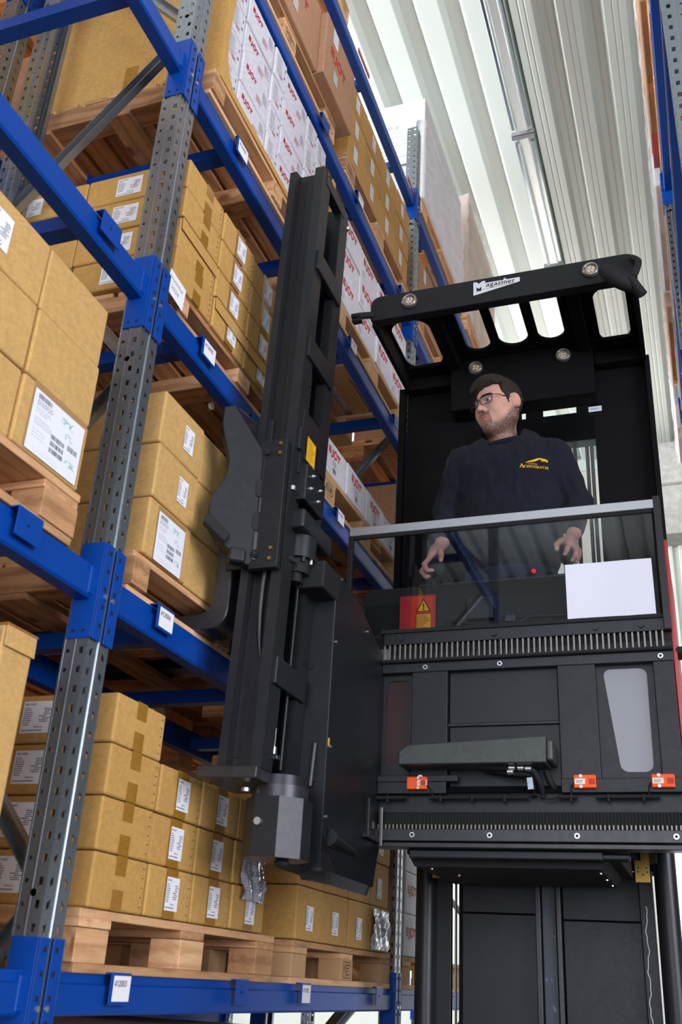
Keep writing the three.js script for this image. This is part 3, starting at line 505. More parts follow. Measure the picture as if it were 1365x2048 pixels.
// fourth shelf: the open-fronted tray of small white cartons
pallet('cross', 'worn reddish wooden pallet under the cut-out tray at tag 412006', [-1.83, LV[6], -2.81], { len: 1.2, beamH: .085, beamW: .09, tone: 0 });
{
  const y0 = LV[6] + .127, t = thing('tray_carton', 'large tan tray carton with a curved cut-out front holding small white cartons', 'carton', [-1.83, y0, -2.84]);
  const H = .56, Lz = 1.18, D = .79, a = Lz / 2;                      // outline of the front wall in (distance from the near edge, height)
  const cut = [[.05, H], [.037, .45], [.028, .33], [.026, .2], [.035, .13], [.06, .07], [.1, .035], [.16, .03]];
  const front = [[0, 0], [0, H], ...cut, [Lz - .16, .03], [Lz - .1, .035], [Lz - .04, .13], [Lz - .04, H], [Lz, H], [Lz, 0]];
  part(t, 'front_wall', metricUV(poly(front, .006)), M.kraft, [D / 2 - .003, 0, a], [0, Math.PI / 2, 0]);
  part(t, 'end_wall', boxG(D, H, .006, .001), M.kraft, [0, H / 2, a]); part(t, 'end_wall', boxG(D, H, .006, .001), M.kraft, [0, H / 2, -a]);
  part(t, 'back_wall', boxG(.006, H, Lz, .001), M.kraft, [-D / 2, H / 2, 0]); part(t, 'tray_floor', boxG(D, .006, Lz, .001), M.kraft, [0, .003, 0]);
  part(t, 'tape_strip', boxG(.055, .17, .0012, 0), M.tape, [.0, .09, a + .004]);
  const seq = [.13, .262, .13, .262, .13, .13]; let k = 0;
  for (let r = 0; r < 4; r++) { let z = -2.84 + a - .03; seq.forEach((w, c) => { z -= w / 2; const long = w > .2; carton('small_white_carton', `${long ? 'small white carton printed red' : 'small white carton turned end-on'}, ${ORD[r]} layer, ${ORD[c]} column, in the cut-out tray`, 'small white cartons in the cut-out tray', [-1.447 - .1325 + rr(-.006, .004), y0 + .008 + r * .166, z], rr(-.015, .015), { w: w - .006, h: .163, d: .262, mat: M.white, print2: long ? ['EJOTsmall', .25, .135, 0, 0] : ['smallEnd', .115, .135, 0, 0] }); z -= w / 2 + .003; }); }
  for (let r = 0; r < 4; r++) for (let c = 0; c < 4; c++) carton('small_white_carton', `plain small white carton in the tray's rear row, ${ORD[r]} layer up, ${ORD[c]} column`, 'small white cartons in the cut-out tray', [-1.447 - .4, y0 + .008 + r * .166, -2.84 + a - .17 - c * .268], rr(-.02, .02), { w: .26, h: .163, d: .262, mat: M.white });
}
pallet('euro', 'chipboard-block pallet under stacked white cartons at the fourth shelf beside the cab', [-1.85, LV[6], P2], { blocks: M.chip, mat: M.chip });
stack({ name: 'white_carton', desc: 'white carton printed red', at: 'fourth shelf', from: 'the mast', group: 'white cartons on the fourth shelf', x: -1.45, y: LV[6] + .146, z0: -3.6, w: .294, h: .177, d: .385, rows: [3, 3, 3, 3], mats: [M.white], jit: 2, look: (c, r) => ({ print: ['EJOT', .17, .066, -.025, .03], print2: ['greyMark', .05, .035, -.1, -.05] }) });
// fifth shelf
pallet('euro', 'stamped wooden pallet under two big brown cartons, fifth shelf', [-1.85, LV[7], P1], { tone: 1, marks: ['ovalStamp', 'stamp', 'ovalStamp'] });
for (const [i, z, w, x, h] of [[0, -2.84, .47, -1.428, .43], [1, -3.29, .42, -1.395, .42], [2, -2.38, .42, -1.44, .4]])
  carton('brown_carton', ['big brown carton printed red, overhanging the second stamped pallet block', 'big brown carton printed red overhanging the end of the stamped pallet', 'big brown carton at the upright on the stamped pallet, fifth shelf'][i], 'big brown cartons on the fifth shelf', [x - .3, LV[7] + .145, z], 0, { w, h, d: .6, mat: M.brown, print: ['EJOT', .22, .085, -.03, .02], print2: ['greyMark', .07, .1, -.06, -.1], label: i === 1 ? ['whiteLabel', .07, .1, -.09, .14] : null });
pallet('euro', 'dull wooden pallet under tan cartons, fifth shelf beside the galvanized far upright', [-1.85, LV[7], P2], { tone: 1, marks: [null, null, 'ovalStamp'] });
stack({ desc: 'tan carton with white labels', at: 'fifth shelf', from: 'the brown cartons', group: 'tan cartons on the fifth shelf', x: -1.45, y: LV[7] + .135, z0: -3.6, w: .285, h: .185, d: .4, rows: [3, 3, 3, 3], mats: [M.kraft, M.kraft2], jit: 1.6, back: 0, look: (c) => ({ label: ['whiteLabel', .06, .1, -.03, .0] }) });
// topmost beam
pallet('euro', 'bare wooden pallet with a stamped end block, on the topmost beam under the roof', [-1.85, LV[8], P1 - .07], { tone: 1, marks: ['stamp', null, null] });
// near bay
pallet('euro', 'pale wooden pallet under big tan cartons on the beam before the tall upright', [-1.85, LV[4] + .005, -1.315], { len: 1.2 });
stack({ desc: 'big tan carton', at: 'bay before it', group: 'big tan cartons before the upright', x: -1.45, y: LV[4] + .15, z0: -1.897, w: -.282, h: .19, d: .4, rows: [3, 3, 3], mats: [M.kraft3], back: 0, gap: -.001,
  look: (c, r) => ({ w: .28, waybill: c === 0 && r === 0 ? ['waybill', .215, .165, .012, -.005] : null, label: c > 0 && r > 0 ? ['cartonLabel', .085, .1, -.05, 0] : null, desc: c === 0 && r === 0 ? 'big tan carton with waybill' : undefined }) });
pallet('euro', 'wooden pallet on the lowest beam before the tall upright under white printed cartons', [-1.85, LV[3], -1.29], {});
carton('carton', 'tall narrow tan carton with folded lid edge at the photo border', null, [-1.65, LV[3] + .146, -1.792], 0, { w: .112, h: .56, d: .4, mat: M.kraft3, lid: true });
carton('white_carton', 'white carton with a red mark, cut by the photo border', null, [-1.655, LV[3] + .146, -1.53], 0, { w: .4, h: .55, d: .4, mat: M.white, print: ['EJOT', .2, .08, .0, .12] });
// deeper bays
function wrapped(label, p, [w, h, d], o = {}) {
  const t = thing('wrapped_load', label, 'wrapped pallet load', p), n = o.n ?? [2, 3, 3];
  part(t, 'load_core', boxG(w, h, d, .012), o.mat ?? M.white, [0, h / 2, 0]);
  const g = new THREE.BoxGeometry(w + .02, h, d + .02, 14, 22, 26), q = g.attributes.position;
  for (let i = 0; i < q.count; i++) { const x = q.getX(i), y = q.getY(i), z = q.getZ(i), k = .012 * noise3(x * 4, y * 9 + z * 6, z * 3 + p[2]); q.setX(i, x + Math.sign(x) * (k + .004)); q.setZ(i, z + Math.sign(z) * (k + .004)); }
  g.computeVertexNormals(); metricUV(g, 'y');
  part(t, 'stretch_film', g, phy(0xf7f7f8, .22, 0, { transparent: true, opacity: o.op ?? .22, bumpMap: T.filmN, bumpScale: .012, clearcoat: .5, side: THREE.DoubleSide }), [0, h / 2, 0]);
  return t;
}
pallet('euro', 'wooden pallet under the tall white wrapped load on the topmost beam behind the far upright', [-1.84, LV[8], -5.6], { tone: 2 });
wrapped('tall white wrapped load on the topmost beam behind the far upright', [-1.84, LV[8] + .145, -5.6], [.8, .74, 1.14]);
carton('white_carton', 'flat white carton on top of the tall wrapped load', null, [-1.84, LV[8] + .887, -5.6], 0, { w: 1.13, h: .23, d: .8, mat: M.white });
{ const t = thing('shipping_label', 'white label with a bar code on the white wrapped load behind the upright', 'label', [-1.66, LV[8] + .7, -5.01]); part(t, 'label_sheet', decalG('boxLabelTall', .32, .42), M.print); }
pallet('euro', 'wooden pallet under the brown wrapped load close to the end wall', [-1.84, LV[8], -6.98], { tone: 2 });
wrapped('brown wrapped load on the topmost beam, beyond the white one', [-1.84, LV[8] + .145, -6.98], [.8, 1.28, 1.16], { mat: M.brown, op: .34 });
pallet('euro', 'wooden pallet behind the cab roof, fourth shelf past the far upright', [-1.84, LV[6], -5.58], { tone: 1 }); pallet('euro', 'wooden pallet deep behind the cab, fifth shelf past the far upright', [-1.84, LV[7], -5.58], { tone: 1 });
stack({ name: 'brown_carton', desc: 'brown carton with white labels', at: 'fifth shelf', from: 'the far upright', group: 'brown cartons behind the far upright', x: -1.45, y: LV[7] + .146, z0: -5.0, w: .3, h: .24, d: .4, rows: [2, 2, 2, 2], mats: [M.brown], back: 0, look: () => ({ label: ['whiteLabel', .06, .1, 0, .02] }) });
stack({ name: 'brown_carton', desc: 'brown carton', at: 'fourth shelf', from: 'the far upright', group: 'brown cartons behind the cab roof', x: -1.45, y: LV[6] + .146, z0: -5.0, w: .38, h: .25, d: .4, rows: [2, 2, 2], mats: [M.brown], back: 0 });
for (const [l, w] of [[4, 'second'], [5, 'third']]) { pallet('euro', `wooden pallet behind the truck cab, ${w} shelf past the far upright`, [-1.85, LV[l], -5.6], { tone: 2 }); carton('large_carton', `large brown carton behind the truck cab, ${w} shelf past the far upright`, null, [-1.86, LV[l] + .146, -5.6], 0, { w: 1.12, h: .66, d: .76, mat: M.brown }); pallet('euro', `wooden pallet deep behind the truck cab, ${w} shelf`, [-1.85, LV[l], -6.98], { tone: 2 }); carton('large_carton', `large brown carton deep behind the truck cab, ${w} shelf`, null, [-1.86, LV[l] + .146, -6.98], 0, { w: 1.12, h: .66, d: .76, mat: M.brown }); }
pallet('euro', 'chipboard-block pallet behind the truck mast at the lowest full beam', [-1.85, LV[3], -5.6], { blocks: M.chip, tone: 1 });
stack({ name: 'white_carton', desc: 'film-wrapped white carton printed red', at: 'behind the truck', from: 'the far upright', group: 'white cartons behind the truck mast', x: -1.45, y: LV[3] + .146, z0: -5.02, w: .3, h: .195, d: .4, rows: [4, 4, 4], mats: [M.white], back: 0, look: () => ({ print: ['EJOT', .17, .066, -.02, .01] }) });
// the load below eye level and the rack standing back to back with this one
pallet('euro', 'wooden pallet below eye level under a pale wrapped load', [-1.85, LV[2], P1], { tone: 1 }); wrapped('pale wrapped load below eye level under the tag 412003 beam', [-1.85, LV[2] + .145, P1], [.78, .68, 1.14]);
pallet('euro', 'wooden pallet below eye level under the tag 411903 beam', [-1.85, LV[2], P2], { tone: 1 }); carton('carton', 'wide tan carton below eye level under the tag 411903 beam', null, [-1.85, LV[2] + .146, P2], 0, { w: 1.0, h: .62, d: .76, mat: M.kraft2 });
frame(.7, 'galvanized upright of the rack behind, close to the camera', -2.29, -2.99); frame(-2.1, 'galvanized upright of the rack behind, beside the tall upright', -2.29, -2.99); frame(-4.9, 'galvanized upright of the rack behind, beyond the tan cartons', -2.29, -2.99); frame(-7.7, 'galvanized upright of the rack behind, deep in the hall', -2.29, -2.99);
for (const l of [2, 3, 4, 5, 6, 7]) for (const [b, za] of [[0, .7], [1, -2.1]]) {
  beam(l, 0, `blue front beam of the rack behind, ${NUMW[l]} level, ${b ? 'beyond the fork mast' : 'behind the tall upright'}`, [], { x: -2.30, za, y: LV[l] - .1 });
  for (const [i, dz] of [[0, -.72], [1, -2.08]]) {
        pallet('euro', `pallet of the rack behind, ${NUMW[l]} level, ${ORD[b * 2 + i]} load along the aisle`, [-2.7, LV[l] - .1, za + dz], { tone: i });
    carton('large_carton', `large ${i ? 'tan' : 'brown'} carton in the rack behind, ${NUMW[l]} level, ${ORD[b * 2 + i]} load along`, 'large cartons in the rack behind', [-2.7, LV[l] + .046, za + dz], rr(-.02, .02), { w: rr(.95, 1.15), h: rr(.5, .66), d: .76, mat: i ? M.kraft2 : M.brown });
  }
}
// across the aisle: what shows of the loads
const RXc = RX + .42;
for (const [i, z] of [[0, -3.15], [1, -4.5], [2, -5.95], [3, -7.3], [4, -8.8]]) {
  pallet('euro', `pallet across the aisle on the topmost beam, ${ORD[i]} along from the photo edge`, [RXc - .02, 4.785, z], { tone: 1 });
  wrapped(`${i % 2 ? 'brown and white' : 'white'} wrapped load across the aisle, topmost beam, ${ORD[i]} along`, [RXc - .055, 4.93, z], [.82, [.82, .7, .78, .66, .7][i], 1.16], { mat: i % 2 ? M.brown : M.white });
  pallet('euro', `frayed pallet across the aisle on the second beam, ${ORD[i]} along from the photo edge`, [RXc - .005, 3.405, z], { tone: 1, blocks: M.chip });
  carton('brown_carton', `brown carton across the aisle on the second beam, ${ORD[i]} along`, 'brown cartons across the aisle', [RXc + .02, 3.555, z], 0, { w: 1.1, h: .6, d: .74, mat: M.brown });
}
for (const [i, z, y] of [[0, -2.72, 4.98], [1, -3.6, 4.99], [2, -5.2, 4.98]]) { const t = thing('red_corner_guard', `red plastic corner guard on the wrapped loads across the aisle, ${ORD[i]} along`, 'corner guard', [RX - .005, y, z]); part(t, 'guard_strip', poly([[-.03, -.05], [.03, -.05], [.03, .05], [.02, .05], [.02, -.04], [-.03, -.04]], .3, .002), M.red); }
for (const [i, z] of [[0, -3.75], [1, -4.78]]) { const t = thing('red_strip', `thin red plastic strip on the topmost blue beam, ${i ? 'beside the far upright' : 'under the white roof'}`, 'strip', [-1.447, LV[8] + .012, z]); part(t, 'strip_body', boxG(.006, .03, .2, .002), M.red); }

// ---------------------------------------------------------------- the truck: everything is given in hall coordinates and moved to the truck's base
const TR = [-.66, -EYE, -4.0];
const truck = thing('forklift_truck', 'black man-up warehouse forklift with raised cab, side fork mast and driver in the aisle', 'forklift', TR);
const inT = (g) => { g.translate(-TR[0], -TR[1], -TR[2]); return g; };
// box between two corners
function tb(parent, name, x0, x1, y0, y1, z0, z1, m = M.black, r = .003) {
  const w = Math.abs(x1 - x0), h = Math.abs(y1 - y0), d = Math.abs(z1 - z0);
  return part(parent, name, inT(moved(boxG(w, h, d, r), [(x0 + x1) / 2, (y0 + y1) / 2, (z0 + z1) / 2])), m);
}
const tg = (parent, name, g, m) => { metricUV(g); return part(parent, name, inT(g), m); };
const at = (x, y, z) => [x - TR[0], y - TR[1], z - TR[2]];
const bolt = (parent, x, y, z, r = .008, m = M.zinc, axis = 'z') => part(parent, 'bolt', moved(rod(r, .01, 10), [0, 0, 0], axis === 'z' ? [Math.PI / 2, 0, 0] : axis === 'x' ? [0, 0, Math.PI / 2] : [0, 0, 0]), m, at(x, y, z));
// front plate under the driver
{
  const f = tb(truck, 'front_panel', -1.09, -.058, .62, 1.05, -3.46, -3.44, M.black, .001);
  tb(f, 'panel_plate', -.975, -.842, .62, 1.05, -3.4, -3.44); tb(f, 'panel_plate', -.45, -.32, .62, 1.05, -3.4, -3.44); tb(f, 'panel_plate', -.128, -.06, .62, 1.05, -3.4, -3.44);
  tb(f, 'panel_plate', -.84, -.452, .853, 1.046, -3.425, -3.44); tb(f, 'panel_plate', -.84, -.452, .62, .845, -3.428, -3.44); tb(f, 'panel_seam', -.845, -.448, .843, .856, -3.418, -3.43, M.dark, .004);
  const z = -3.425, oval = (pts, r) => { const p = new THREE.Path(); pts.forEach((a, i) => { const b = pts[(i + 1) % pts.length], c = pts[(i + pts.length - 1) % pts.length]; const u = V(b[0] - a[0], b[1] - a[1], 0).normalize(), v = V(c[0] - a[0], c[1] - a[1], 0).normalize(); const s = [a[0] + v.x * r, a[1] + v.y * r], e = [a[0] + u.x * r, a[1] + u.y * r]; i ? p.lineTo(...s) : p.moveTo(...s); p.quadraticCurveTo(a[0], a[1], ...e); }); return p; };
  const winR = [[-.151, 1.032], [-.298, 1.032], [-.256, .678], [-.153, .678]], winL = [[-.985, 1.02], [-1.075, 1.02], [-1.075, .71], [-1.0, .71]];
  tg(f, 'window_surround', moved(poly([[-.32, .62], [-.128, .62], [-.128, 1.05], [-.32, 1.05]], .012, 0, [oval(winR, .03)]), [0, 0, z - .012]), M.black);
  tg(f, 'window_surround', moved(poly([[-1.09, .62], [-.975, .62], [-.975, 1.05], [-1.09, 1.05]], .012, 0, [oval(winL, .02)]), [0, 0, z - .012]), M.black);
  const glaz = phy(0xa8abb0, .12, 0, { transmission: .6, thickness: 0 });
  const gs = (pts, r) => { const s = new THREE.Shape(oval(pts, r).getPoints(6)); return moved(new THREE.ExtrudeGeometry(s, { depth: .004, bevelEnabled: false }), [0, 0, z - .01]); };
  tg(f, 'window_pane', gs(winR, .03), glaz); tg(f, 'window_pane', gs(winL, .02), phy(0x50383a, .16, 0, { transmission: .5, thickness: 0 }));
  tb(f, 'inner_panel', -.32, -.05, .62, 1.05, -3.62, -3.6, std(0x5f6369, .35), 0); tb(f, 'red_inner_post', -.19, -.14, .7, 1.05, -3.56, -3.5, M.red); tb(f, 'red_inner_post', -1.05, -1.0, .7, .96, -3.56, -3.5, M.red);
  tb(f, 'ledge', -1.09, -.842, .605, .652, -3.385, -3.44); tb(f, 'ledge', -.45, -.05, .605, .652, -3.385, -3.44); tb(f, 'hose_pocket', -.56, -.45, .615, .655, -3.43, -3.45, M.rubber);
}
// the toothed cross rails that carry the swivel mast
{
  const u = tb(truck, 'upper_rail', -1.09, -.058, 1.152, 1.202, -3.40, -3.46, M.dark);
  tb(u, 'rack_back', -1.09, -.058, 1.085, 1.155, -3.418, -3.46, M.rubber);
  for (let i = 0, x = -1.083; x < -.07; i++, x += .0199) part(u, 'tooth', boxG(.0075, .058, .022, .0015), M.cut, at(x, 1.121, -3.405));
  tg(u, 'rail_lip', moved(poly([[0, 0], [.042, 0], [.046, .006], [.042, .011], [.012, .014], [0, .05]], 1.03, 0), [0, 0, 0], [0, -Math.PI / 2, 0]).translate(-.058, 1.078, -3.42), M.steel);
  tb(u, 'rail_base', -1.09, -.058, 1.042, 1.078, -3.395, -3.46, M.dark);
  for (const x of [-.923, -.649, -.1]) { bolt(u, x, 1.058, -3.392, .009, M.zinc); part(u, 'bolt_head', moved(rod(.005, .004, 6), [0, 0, 0], [Math.PI / 2, 0, 0]), M.rubber, at(x, 1.058, -3.3865)); }
  for (const x of [-1.02, -.67, -.31, -.155]) bolt(u, x, 1.175, -3.397, .011, M.dark);
  const l = tb(truck, 'lower_rail', -1.095, -.045, .449, .489, -3.385, -3.47, M.steel);
  tg(l, 'sloping_band', moved(poly([[0, 0], [.02, 0], [.02, .065], [.05, .0655], [.0, .1]], 1.05), [0, 0, 0], [0, -Math.PI / 2, 0]).translate(-.045, .545, -3.44), M.black);
  tb(l, 'rack_back', -1.09, -.05, .489, .55, -3.42, -3.47, M.rubber);
  for (let x = -1.085; x < -.055; x += .0137) part(l, 'tooth', boxG(.0055, .016, .018, .001), M.cut, at(x, .497, -3.405));
  const ribs = []; for (let x = -1.088; x < -.05; x += .011) ribs.push(moved(boxG(.005, .042, .006, 0), [x, .528, -3.419])); tg(l, 'ribbed_belt', merged(ribs), M.rubber).userData.kind = 'stuff';
  for (const x of [-.957, -.69, -.405, -.1]) { bolt(l, x, .468, -3.382, .009); part(l, 'bolt_head', moved(rod(.005, .004, 6), [0, 0, 0], [Math.PI / 2, 0, 0]), M.rubber, at(x, .468, -3.3765)); }
  tb(l, 'rail_foot', -1.095, -.045, .43, .447, -3.40, -3.47, M.steel);
}
// arm with hoses, sensors and cable runs on the front plate
{
  const a = tg(truck, 'hose_arm', moved(poly([[-.985, .691], [-.488, .691], [-.486, .772], [-.955, .752], [-.985, .73]], .12, .003), [0, 0, -3.42]), M.armGrey);
  tb(a, 'arm_end', -.487, -.462, .695, .768, -3.31, -3.42, M.armGrey, .01);
  tb(a, 'flat_bar', -1.09, -.80, .645, .668, -3.38, -3.40, M.dark); bolt(a, -.93, .657, -3.378, .011);
  for (const [i, p] of [[0, [[-.72, .69, -3.37], [-.62, .682, -3.35], [-.545, .678, -3.35], [-.52, .64, -3.37], [-.515, .6, -3.41]]], [1, [[-.7, .684, -3.39], [-.6, .668, -3.37], [-.545, .66, -3.37], [-.54, .63, -3.39], [-.545, .6, -3.42]]], [2, [[-.5, .68, -3.4], [-.49, .65, -3.4], [-.47, .615, -3.42]]]]) part(a, 'hose', inT(tubeG(p, .011, 24, 8)), M.rubber);
  for (const [x, y] of [[-.605, .681], [-.575, .68], [-.55, .678], [-.61, .668]]) part(a, 'hose_fitting', moved(rod(.011, .02, 6), [0, 0, 0], [0, 0, Math.PI / 2]), M.zinc, at(x, y, -3.345));
  part(a, 'hose_tag', boxG(.02, .04, .003, .001), M.galv, at(-.548, .632, -3.36), [0, 0, .1]);
  for (const [k, x] of [[0, -.941], [1, -.371], [2, -.1255]]) {
    const s = tb(truck, 'orange_sensor', x - .036, x + .036, .617, .66, -3.365, -3.386, M.orange, .004); decal(s, 'sensor_label', 'sensor', .034, .018, at(x + (k ? -.015 : .02), .638, -3.3638));
    for (const dy of [-.017, .017]) part(s, 'screw', moved(rod(.005, .004, 8), [0, 0, 0], [Math.PI / 2, 0, 0]), M.zinc, at(x + (k ? -.012 : .006), .6385 + dy, -3.364));
    tb(s, 'sensor_notch', x + .014, x + .034, .629, .647, -3.3635, -3.367, std(0xc43c08, .6), .001);
    part(s, 'cable', inT(tubeG(k ? [[x - .036, .635, -3.37], [x - .045, .62, -3.372], [x - .046, .6, -3.38], [x - .06, .592, -3.385]] : [[x + .036, .63, -3.37], [x + .05, .615, -3.372], [x + .052, .6, -3.38], [x + .07, .59, -3.385]], .003, 16, 6)), M.rubber);
  }
  for (const [x0, x1] of [[-1.09, -.985], [-.9, -.56], [-.46, -.4], [-.34, -.14]]) { const c = part(truck, 'cable_conduit', inT(moved(rod(.0075, x1 - x0, 10), [(x0 + x1) / 2, .592, -3.386], [0, 0, Math.PI / 2])), M.rubber); for (let x = x0 + .04; x < x1; x += .11) part(c, 'clip', boxG(.008, .024, .018, .002), M.rubber, at(x, .588, -3.386)); }
  part(truck, 'cable', inT(tubeG([[-.56, .592, -3.386], [-.54, .6, -3.38], [-.52, .595, -3.38], [-.49, .586, -3.386], [-.46, .592, -3.386]], .004, 20, 6)), M.rubber);
}
// glass guard in front of the driver
{
  const g = tb(truck, 'guard_rail', -1.243, -.079, 1.612, 1.647, -3.385, -3.415, M.alu, .002);
  tb(g, 'rail_gasket', -1.236, -.083, 1.6, 1.612, -3.394, -3.407, M.rubber, .001);
  part(truck, 'guard_glass', inT(moved(boxG(1.145, .405, .006, 0), [-.66, 1.4, -3.401])), phy(0xeef0f3, .02, 0, { transmission: 1, thickness: 0, ior: 1.5 }));
  tb(truck, 'guard_post', -1.25, -1.232, 1.19, 1.647, -3.39, -3.42, M.rubber); tb(truck, 'guard_post', -.081, -.055, 1.15, 1.66, -3.385, -3.43, M.dark);
  tb(truck, 'glass_foot', -1.1, -.06, 1.196, 1.212, -3.393, -3.42, M.rubber);
}
// cab: floor, sides, desk, rear plates
{
  const c = tb(truck, 'cab_floor', -1.06, -.06, .56, .61, -3.46, -4.15, M.rubber, .004);
  tb(c, 'floor_box', -1.0, -.29, .415, .56, -3.47, -4.1, M.rubber, .004); tb(c, 'under_lip', -.985, -.335, .40, .43, -3.44, -3.48, M.black, .006); tb(c, 'under_plate', -.345, -.25, .402, .428, -3.46, -3.5, M.black, .01);
  tg(c, 'under_hopper', moved(poly([[-1.0, .415], [-.33, .415], [-.35, .38], [-.98, .38]], .6), [0, 0, -4.1]), M.rubber);
  for (const [x, z] of [[-.93, -3.55], [-.88, -3.75], [-.36, -3.6], [-.36, -3.8], [-.36, -4.0]]) part(c, 'bolt', rod(.006, .006, 8), M.zinc, at(x, .378, z));
  for (const [x0, x1] of [[-.279, -.226], [-1.06, -1.0]]) { const y = tg(c, 'zinc_bracket', moved(poly([[x0, .398], [x1, .398], [x1, .54], [x1 - .03, .54], [x1 - .03, .475], [x0, .475]], .006), [0, 0, -4.06]), M.yellowZinc); for (const [dx, dy] of [[.012, .05], [.042, .05], [.01, .036], [.044, .036], [.028, .026]]) part(y, 'hole', moved(rod(.003, .002, 8), [0, 0, 0], [Math.PI / 2, 0, 0]), M.rubber, at(x0 + dx, .398 + dy, -4.0535)); }
  tb(c, 'bracket_block', -.29, -.245, .44, .6, -4.065, -4.14, M.rubber); tb(c, 'bracket_block', -.25, -.2, .47, .6, -4.09, -4.14, M.rubber);
  for (const [x0, x1, y1] of [[-.06, -.045, 1.5], [-1.262, -1.248, 1.17]]) tb(truck, 'side_panel', x0, x1, .5, y1, -3.42, -4.05, M.red, .004);
  tb(truck, 'side_bumper', -.06, -.02, 1.07, 1.1, -3.42, -3.5, M.rubber, .01);
  tb(truck, 'side_rail', -.075, -.052, .6, 2.72, -4.05, -4.1, M.guard); tb(truck, 'side_rail', -1.262, -1.232, .6, 2.72, -4.05, -4.1, M.guard);
  const d = tg(truck, 'desk', moved(poly([[-3.47, 1.2], [-3.47, 1.34], [-3.56, 1.44], [-3.74, 1.44], [-3.74, .62], [-3.6, .62]], 1.1, .004), [0, 0, 0], [0, -Math.PI / 2, 0]).translate(-.11, 0, 0).applyMatrix4(new THREE.Matrix4().makeScale(1, 1, 1)), M.rubber);
  tb(d, 'instrument_top', -1.0, -.2, 1.436, 1.452, -3.55, -3.7, M.dark, .006);
  tb(d, 'screen_box', -.78, -.68, 1.25, 1.34, -3.44, -3.48, M.dark, .006);
  part(d, 'indicator_light', inT(moved(new THREE.SphereGeometry(.009, 12, 8), [-.55, 1.49, -3.6])), new THREE.MeshStandardMaterial({ color: 0x5a0806, emissive: 0xff2a12, emissiveIntensity: .8 }));
  for (const [x, y, z] of [[-.925, 1.508, -3.548], [-.412, 1.53, -3.565]]) { const k = part(d, 'control_grip', inT(moved(new THREE.SphereGeometry(.034, 20, 14), [0, 0, 0]).scale(1, 1.25, 1).translate(x, y, z)), M.rubber); part(k, 'grip_stem', inT(moved(rod(.016, .12), [x, y - .07, z])), M.rubber); }
  const w = tb(truck, 'red_side_box', -1.04, -.9, 1.2, 1.358, -3.432, -3.45, M.red, .003); decal(w, 'warning_sticker', 'warning', .086, .135, at(-.952, 1.282, -3.4312));
  for (const [x, y] of [[-.62, 1.28], [-.4, 1.3]]) part(d, 'cable', inT(tubeG([[x - .25, 1.26, -3.462], [x - .1, y - .05, -3.455], [x + .05, y - .04, -3.455], [x + .12, y + .02, -3.465]], .004, 20, 6)), M.dark);
  tb(d, 'plug', -.64, -.6, 1.235, 1.265, -3.45, -3.47, M.steel, .004);
  // rear plates with the opening towards the lifting mast
  tb(truck, 'rear_plate', -1.232, -.862, .61, 2.79, -4.1, -4.12, M.guard, .002); tb(truck, 'rear_plate', -.322, -.07, .61, 2.79, -4.1, -4.12, M.guard, .002);
  tb(truck, 'rear_glass', -.862, -.322, .61, 2.52, -4.112, -4.116, phy(0xd8dcdf, .03, 0, { transmission: 1, thickness: 0 }), 0);
  decal(tb(truck, 'glass_label', -.345, -.285, 2.475, 2.502, -4.094, -4.098, M.paper, .001), 'printed_text', 'vent', .056, .017, at(-.315, 2.4885, -4.0936));
}
